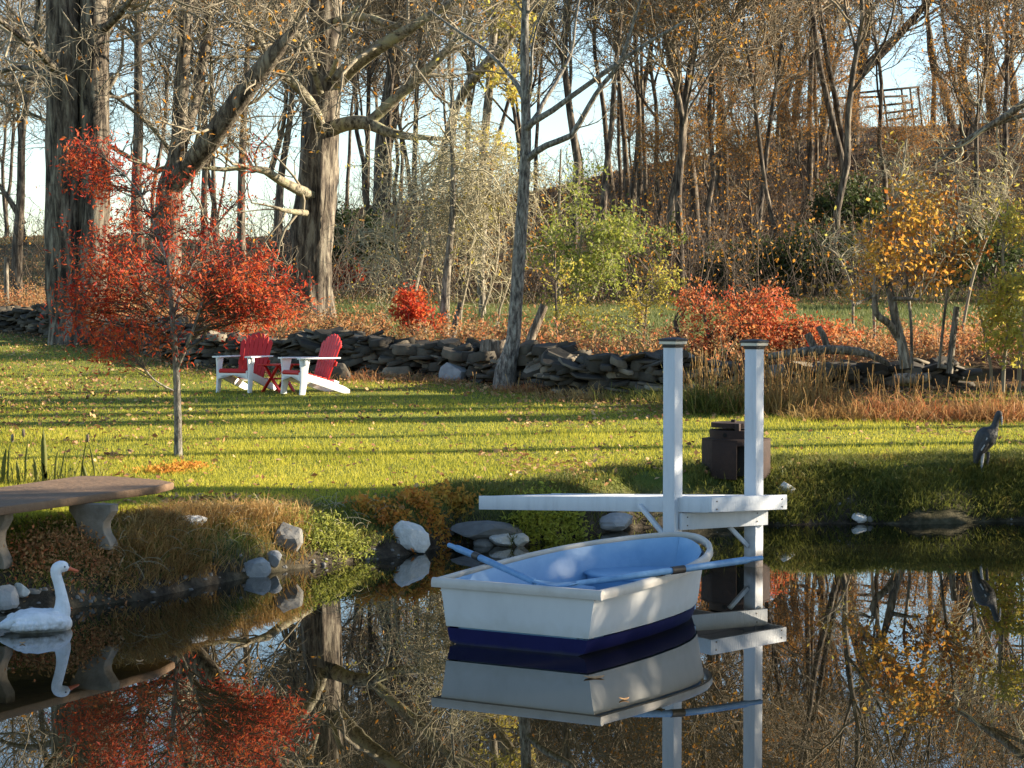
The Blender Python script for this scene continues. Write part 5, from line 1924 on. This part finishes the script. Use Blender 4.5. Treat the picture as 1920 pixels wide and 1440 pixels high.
# bank growth: dry grass on the left bank, weeds elsewhere
def bank(name, n, pxr, tr, hgt, wid, mt, label, cat, lean=.6, segs=2, g=g, zlean=None, seed=0):
    mb = MB()
    px = g.uniform(*pxr, n)
    d0 = np.interp(px, SH[:, 0], shd)
    x = (px - CX) * d0 / F
    t = g.uniform(*tr, n)
    y = d0 + t
    x = (px - CX) * y / F
    tt = pond_t(x, y) + .09
    cl = vnoise(x, y, .22, 30 + seed)
    ok = (tt > .10) & (g.uniform(size=n) < .55 + .5 * cl)
    x, y = x[ok], y[ok]
    blades(mb, np.stack([x, y, ground(x, y) - .01], 1), g.uniform(hgt * .5, hgt * 1.2, len(x)), wid, lean, g=g, segs=segs, dirn=np.array(zlean) if zlean else None)
    o = mb.build(name, M[mt])
    return tag(o, label, cat, kind='stuff')


bank('dry_grass', 15000, (205, 580), (.05, 1.15), .20, .007, 'drygrass', 'dry straw coloured grass hanging over the left bank', 'grass', zlean=(0, -.35), seed=1)
bank('bank_grass', 24000, (-160, 880), (.1, 1.35), .12, .008, 'bankgreen', 'dark green and brown growth along the left bank', 'grass', seed=2)
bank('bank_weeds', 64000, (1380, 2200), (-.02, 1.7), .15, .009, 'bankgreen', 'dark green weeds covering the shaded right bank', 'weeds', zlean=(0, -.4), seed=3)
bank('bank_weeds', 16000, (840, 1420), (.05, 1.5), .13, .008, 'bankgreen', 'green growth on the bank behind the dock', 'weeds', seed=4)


mb = MB()
g = np.random.default_rng(66)
n = 520
px = g.uniform(-40, 1960, n)
px = np.where(g.uniform(size=n) < .55, g.uniform(-40, 760, n), px)
d0 = np.interp(px, SH[:, 0], shd)
x = (px - CX) * d0 / F
for i in range(n):
    y0 = d0[i] + g.uniform(-.5, .9)
    x0 = (px[i] - CX) * y0 / F
    t_ = float(pond_t(np.array([x0]), np.array([y0]))[0])
    if not -.06 < t_ < .24:
        continue
    r = g.uniform(.008, .026) * (1 + (g.uniform() < .10) * 1.4)
    k = 7
    a = np.linspace(0, 6.283, k, endpoint=False) + g.normal(size=k) * .2
    off = np.stack([np.cos(a) * r * g.uniform(.8, 1.3, k), np.sin(a) * r * g.uniform(.6, 1.0, k), np.zeros(k)], 1)
    c = np.array([x0, y0, max(gz(x0, y0), -.01)])
    h = r * g.uniform(.4, .9)
    loft(mb, [c + off * .9 - ZU * h * .6, c + off + ZU * h * .1, c + off * .6 + ZU * h + g.normal(size=(k, 3)) * r * .08])
tag(mb.build('shore_pebbles', M['flatrock']), 'small stones and pebbles strewn along the muddy water line', 'pebbles', kind='stuff')
mb = MB()
px = g.uniform(190, 720, 260)
d0 = np.interp(px, SH[:, 0], shd)
y = d0 + g.uniform(.2, 1.1, 260)
x = (px - CX) * y / F
A0 = np.stack([x, y, ground(x, y)], 1)
d = nrm(np.c_[g.normal(size=(260, 2)) * .8 + np.array([0, -.5]), np.ones(260) * .8])
L = g.uniform(.15, .42, 260)
A = np.stack([A0 + d * (L * f)[:, None] - ZU * (L * .5 * f * f)[:, None] for f in np.linspace(0, 1, 6)], 1)
tubes(mb, A, np.full((260, 6), .0028) * np.linspace(1, .5, 6), 3, rg=g)
tag(mb.build('dry_stalks', M['paletwig']), 'dead bleached stalks drooping over the left bank', 'stalks', kind='stuff')


def clump(name, label, cat, spots, mt, size, n, seed, spread=.25, hgt=.25, aspect=.5, flat=.1, group=None):
    """low leafy clump: short stems carrying leaves"""
    g = np.random.default_rng(seed)
    mb = MB()
    pos = []
    for px, py, r, c in spots:
        p = onG(px, py)
        q = g.normal(size=(c, 2)) * r / sc(p[1]) * .5
        xx, yy = p[0] + q[:, 0], p[1] + q[:, 1] * .8
        pos.append(np.stack([xx, yy, ground(xx, yy) + np.abs(g.normal(size=c)) * hgt * .5], 1))
    leaves(mb, np.concatenate(pos), size, g=g, aspect=aspect, flat=flat)
    o = mb.build(name, M[mt])
    return tag(o, label, cat, group)


clump('orange_groundcover', 'orange and red leaved groundcover spilling over the bank left of the dock', 'plant', [(800, 960, 60, 1100), (850, 950, 40, 700), (740, 985, 50, 500), (700, 960, 50, 300)], 'orangeleaf', (.03, .07), 0, 1, hgt=.10)
clump('orange_groundcover', 'russet leaved weeds growing round the right bench leg above the swan', 'plant', [(120, 1040, 90, 2000), (180, 1060, 60, 1100), (60, 1060, 60, 800)], 'tanbrush', (.018, .042), 0, 2, hgt=.12)
clump('lime_weeds', 'bright lime green weeds at the water line under the dock', 'weeds', [(1020, 1000, 46, 900), (1060, 985, 50, 1000), (985, 1005, 34, 400)], 'limeleaf', (.04, .08), 0, 3, hgt=.16, aspect=.35)
clump('green_weeds', 'soft green weeds on the bank between the brown boulder and the large pale rock', 'weeds', [(600, 1015, 50, 900), (650, 1020, 50, 900), (560, 1000, 30, 300)], 'greenleaf', (.03, .06), 0, 4, hgt=.10, aspect=.3)
clump('orange_groundcover', 'yellowing leaf litter patch round the foot of the red sapling', 'plant', [(310, 885, 60, 500), (350, 878, 40, 350)], 'orangeleaf', (.03, .06), 0, 5, hgt=.05)


def tussock(name, label, px, py, r, hgt, n, mt, seed, lean=.5, wid=.012, stems=0, group=None, smt='drygrass', segs=2, depth_r=None):
    g = np.random.default_rng(seed)
    p = onG(px, py)
    rr = r / sc(p[1])
    q = g.normal(size=(n, 2)) * np.array([rr, depth_r or rr * .7]) * .5
    xx, yy = p[0] + q[:, 0], p[1] + q[:, 1]
    base = np.stack([xx, yy, ground(xx, yy) - .02], 1)
    o = empty(name, p, label, 'grass clump', group)
    mb = MB()
    blades(mb, base, g.uniform(hgt * .5, hgt * 1.1, n), wid, lean, g=g, segs=segs, dirn=q / rr * .5)
    tag(mb.build('blades', M[mt], o), kind='stuff')
    if stems:
        q = g.normal(size=(stems, 2)) * np.array([rr, rr * .6]) * .5
        xx, yy = p[0] + q[:, 0], p[1] + q[:, 1]
        b = np.stack([xx, yy, ground(xx, yy) - .02], 1)
        d = nrm(np.c_[g.normal(size=(stems, 2)) * .2, np.ones(stems)])
        L = g.uniform(hgt * .8, hgt * 1.5, stems)
        A = np.stack([b + d * (L * f)[:, None] + g.normal(size=(stems, 3)) * .01 for f in np.linspace(0, 1, 5)], 1)
        mb = MB()
        tubes(mb, A, np.full((stems, 5), .0038) * np.array([1, 1, .9, 1.1, 1.3]), 4, rg=g)
        tag(mb.build('stems', M[smt], o), kind='stuff')
    return o


tussock('grass_tussock', 'green arching ornamental grass with dry stalks right of the front dock post', 1335, 772, 88, .62, 900, 'bankgreen', 1, .55, .014, 90)
tussock('grass_tussock', 'upright tan grass stalks over green blades right of the right dock post', 1490, 772, 120, .62, 900, 'drygrass', 2, .4, .012, 170)
tussock('grass_tussock', 'low golden dry grass clump at the lawn edge right of the tan stalks', 1560, 786, 80, .34, 800, 'drygrass', 3, .7, .010, 0)
tussock('grass_tussock', 'reddish brown brush clump at the foot of the orange tree', 1680, 782, 130, .5, 1500, 'tanbrush', 4, .7, .010, 40)
tussock('grass_tussock', 'russet brush clump at the right edge behind the heron statue', 1860, 785, 120, .45, 1500, 'tanbrush', 5, .7, .010, 40)
tussock('grass_tussock', 'dark green grass tuft growing against the rusty fire box', 1350, 890, 70, .20, 260, 'bankgreen', 6, .45, .008, 0)
tussock('grass_tussock', 'sparse brown weeds at the foot of the hollow stump', 985, 735, 70, .28, 420, 'tanbrush', 7, .7, .009, 12)
tussock('grass_tussock', 'low tan weeds along the wall foot just right of the right chair', 690, 712, 90, .26, 420, 'tanbrush', 8, .7, .009)
tussock('grass_tussock', 'low tan weeds along the wall foot left of the hollow stump', 790, 716, 90, .22, 420, 'tanbrush', 9, .7, .009)
tussock('grass_tussock', 'dry weeds along the wall foot right of the hollow stump', 1095, 748, 100, .30, 560, 'drygrass', 10, .7, .009)
tussock('grass_tussock', 'dry weeds along the wall foot left of the front dock post', 1205, 752, 90, .34, 560, 'bankgreen', 11, .7, .010)
# reeds behind the bench
g = np.random.default_rng(91)
rb = onG(90, 905)
reeds = empty('dry_reeds', rb, 'clump of dry reeds with brown seed heads behind the slab bench', 'reeds')
mb = MB()
rs = sc(rb[1])
for px, top, w in ((8, 850, 10), (46, 835, 5), (78, 822, 14), (65, 862, 8), (100, 848, 5), (108, 842, 4), (30, 868, 8), (155, 838, 4), (176, 836, 4), (166, 872, 9), (20, 842, 5), (92, 872, 8), (-30, 830, 10), (-70, 850, 10)):
    b = onG(px + g.uniform(-6, 6), 908)
    h = (905 - top) / rs * 1.22
    a = np.linspace(0, 1, 7)
    bend = g.normal() * .05
    A = np.stack([b + np.array([bend * f * f + g.normal() * .002, 0, h * f]) for f in a])
    d = np.array([1, 0, 0]) * w / rs * .42
    wv = np.array([.6, .8, 1, 1, .9, .6, .1])[:, None]
    rings = [np.array([q - d * k, q + d * k, q + d * k * .8 + np.array([0, .006, 0]), q - d * k * .8 + np.array([0, .006, 0])]) for q, k in zip(A, wv[:, 0])]
    loft(mb, rings)
blx = g.uniform(-40, 205, 160)
bb = np.array([onG(q, 908 - abs(g.normal()) * 3) for q in blx])
blades(mb, bb, g.uniform(.12, .36, 160), .010, .4, g=g, segs=2)
mb.build('blades', M['bankgreen'], reeds)
mb = MB()
for px, top in ((45, 832), (24, 840), (165, 840)):
    b = onG(px, 908)
    z = b + ZU * (905 - top) / rs * 1.2
    mb = MB()
    tubes(mb, np.array([[z, z + ZU * .02, z + ZU * .07, z + ZU * .085]]), np.array([[.006, .016, .014, .003]]), 8, cap=True)
    mb.build('seed_head', M['deadwood'], reeds)

# ------------------------------------------------------------ daylight
w = bpy.data.worlds.new('World')
bpy.context.scene.world = w
w.use_nodes = True
n, l = w.node_tree.nodes, w.node_tree.links
bg = n['Background']
sky = n.new('ShaderNodeTexSky')
sky.sky_type = 'NISHITA'
sky.sun_disc = False
sky.sun_elevation = SUN_EL
sky.sun_rotation = math.pi / 2 - SUN_AZ
sky.air_density = 1.0
sky.dust_density = .25
sky.ozone_density = 2.0
l.new(sky.outputs[0], bg.inputs[0])
bg.inputs[1].default_value = .08
sl = bpy.data.lights.new('sun', 'SUN')
sl.energy = 5.0
sl.angle = math.radians(.55)
sl.color = (1.0, .86, .66)
so = bpy.data.objects.new('sun', sl)
C.objects.link(so)
S = Vector((math.cos(SUN_EL) * math.cos(SUN_AZ), math.cos(SUN_EL) * math.sin(SUN_AZ), math.sin(SUN_EL)))
so.rotation_euler = S.to_track_quat('Z', 'Y').to_euler()
so.location = S * 60

cd = bpy.data.cameras.new('camera')
cam = bpy.data.objects.new('camera', cd)
C.objects.link(cam)
cam.location = (0, 0, H)
cam.rotation_euler = (math.pi / 2 - TH, 0, 0)
cd.sensor_width = 36
cd.lens = 36 * F / 1920
cd.clip_end = 5000
cd.clip_start = .1
s = bpy.context.scene
s.camera = cam
s.view_settings.view_transform = 'Standard'
s.view_settings.look = 'None'
s.view_settings.exposure = 1.8
s.view_settings.gamma = 1
s.cycles.max_bounces = 6
s.cycles.diffuse_bounces = 3
s.cycles.glossy_bounces = 3
s.cycles.transmission_bounces = 4
s.cycles.use_denoising = True
s.cycles.use_adaptive_sampling = True
s.cycles.adaptive_threshold = .006
for o in bpy.data.objects:
    if '_o' in o:
        del o['_o']
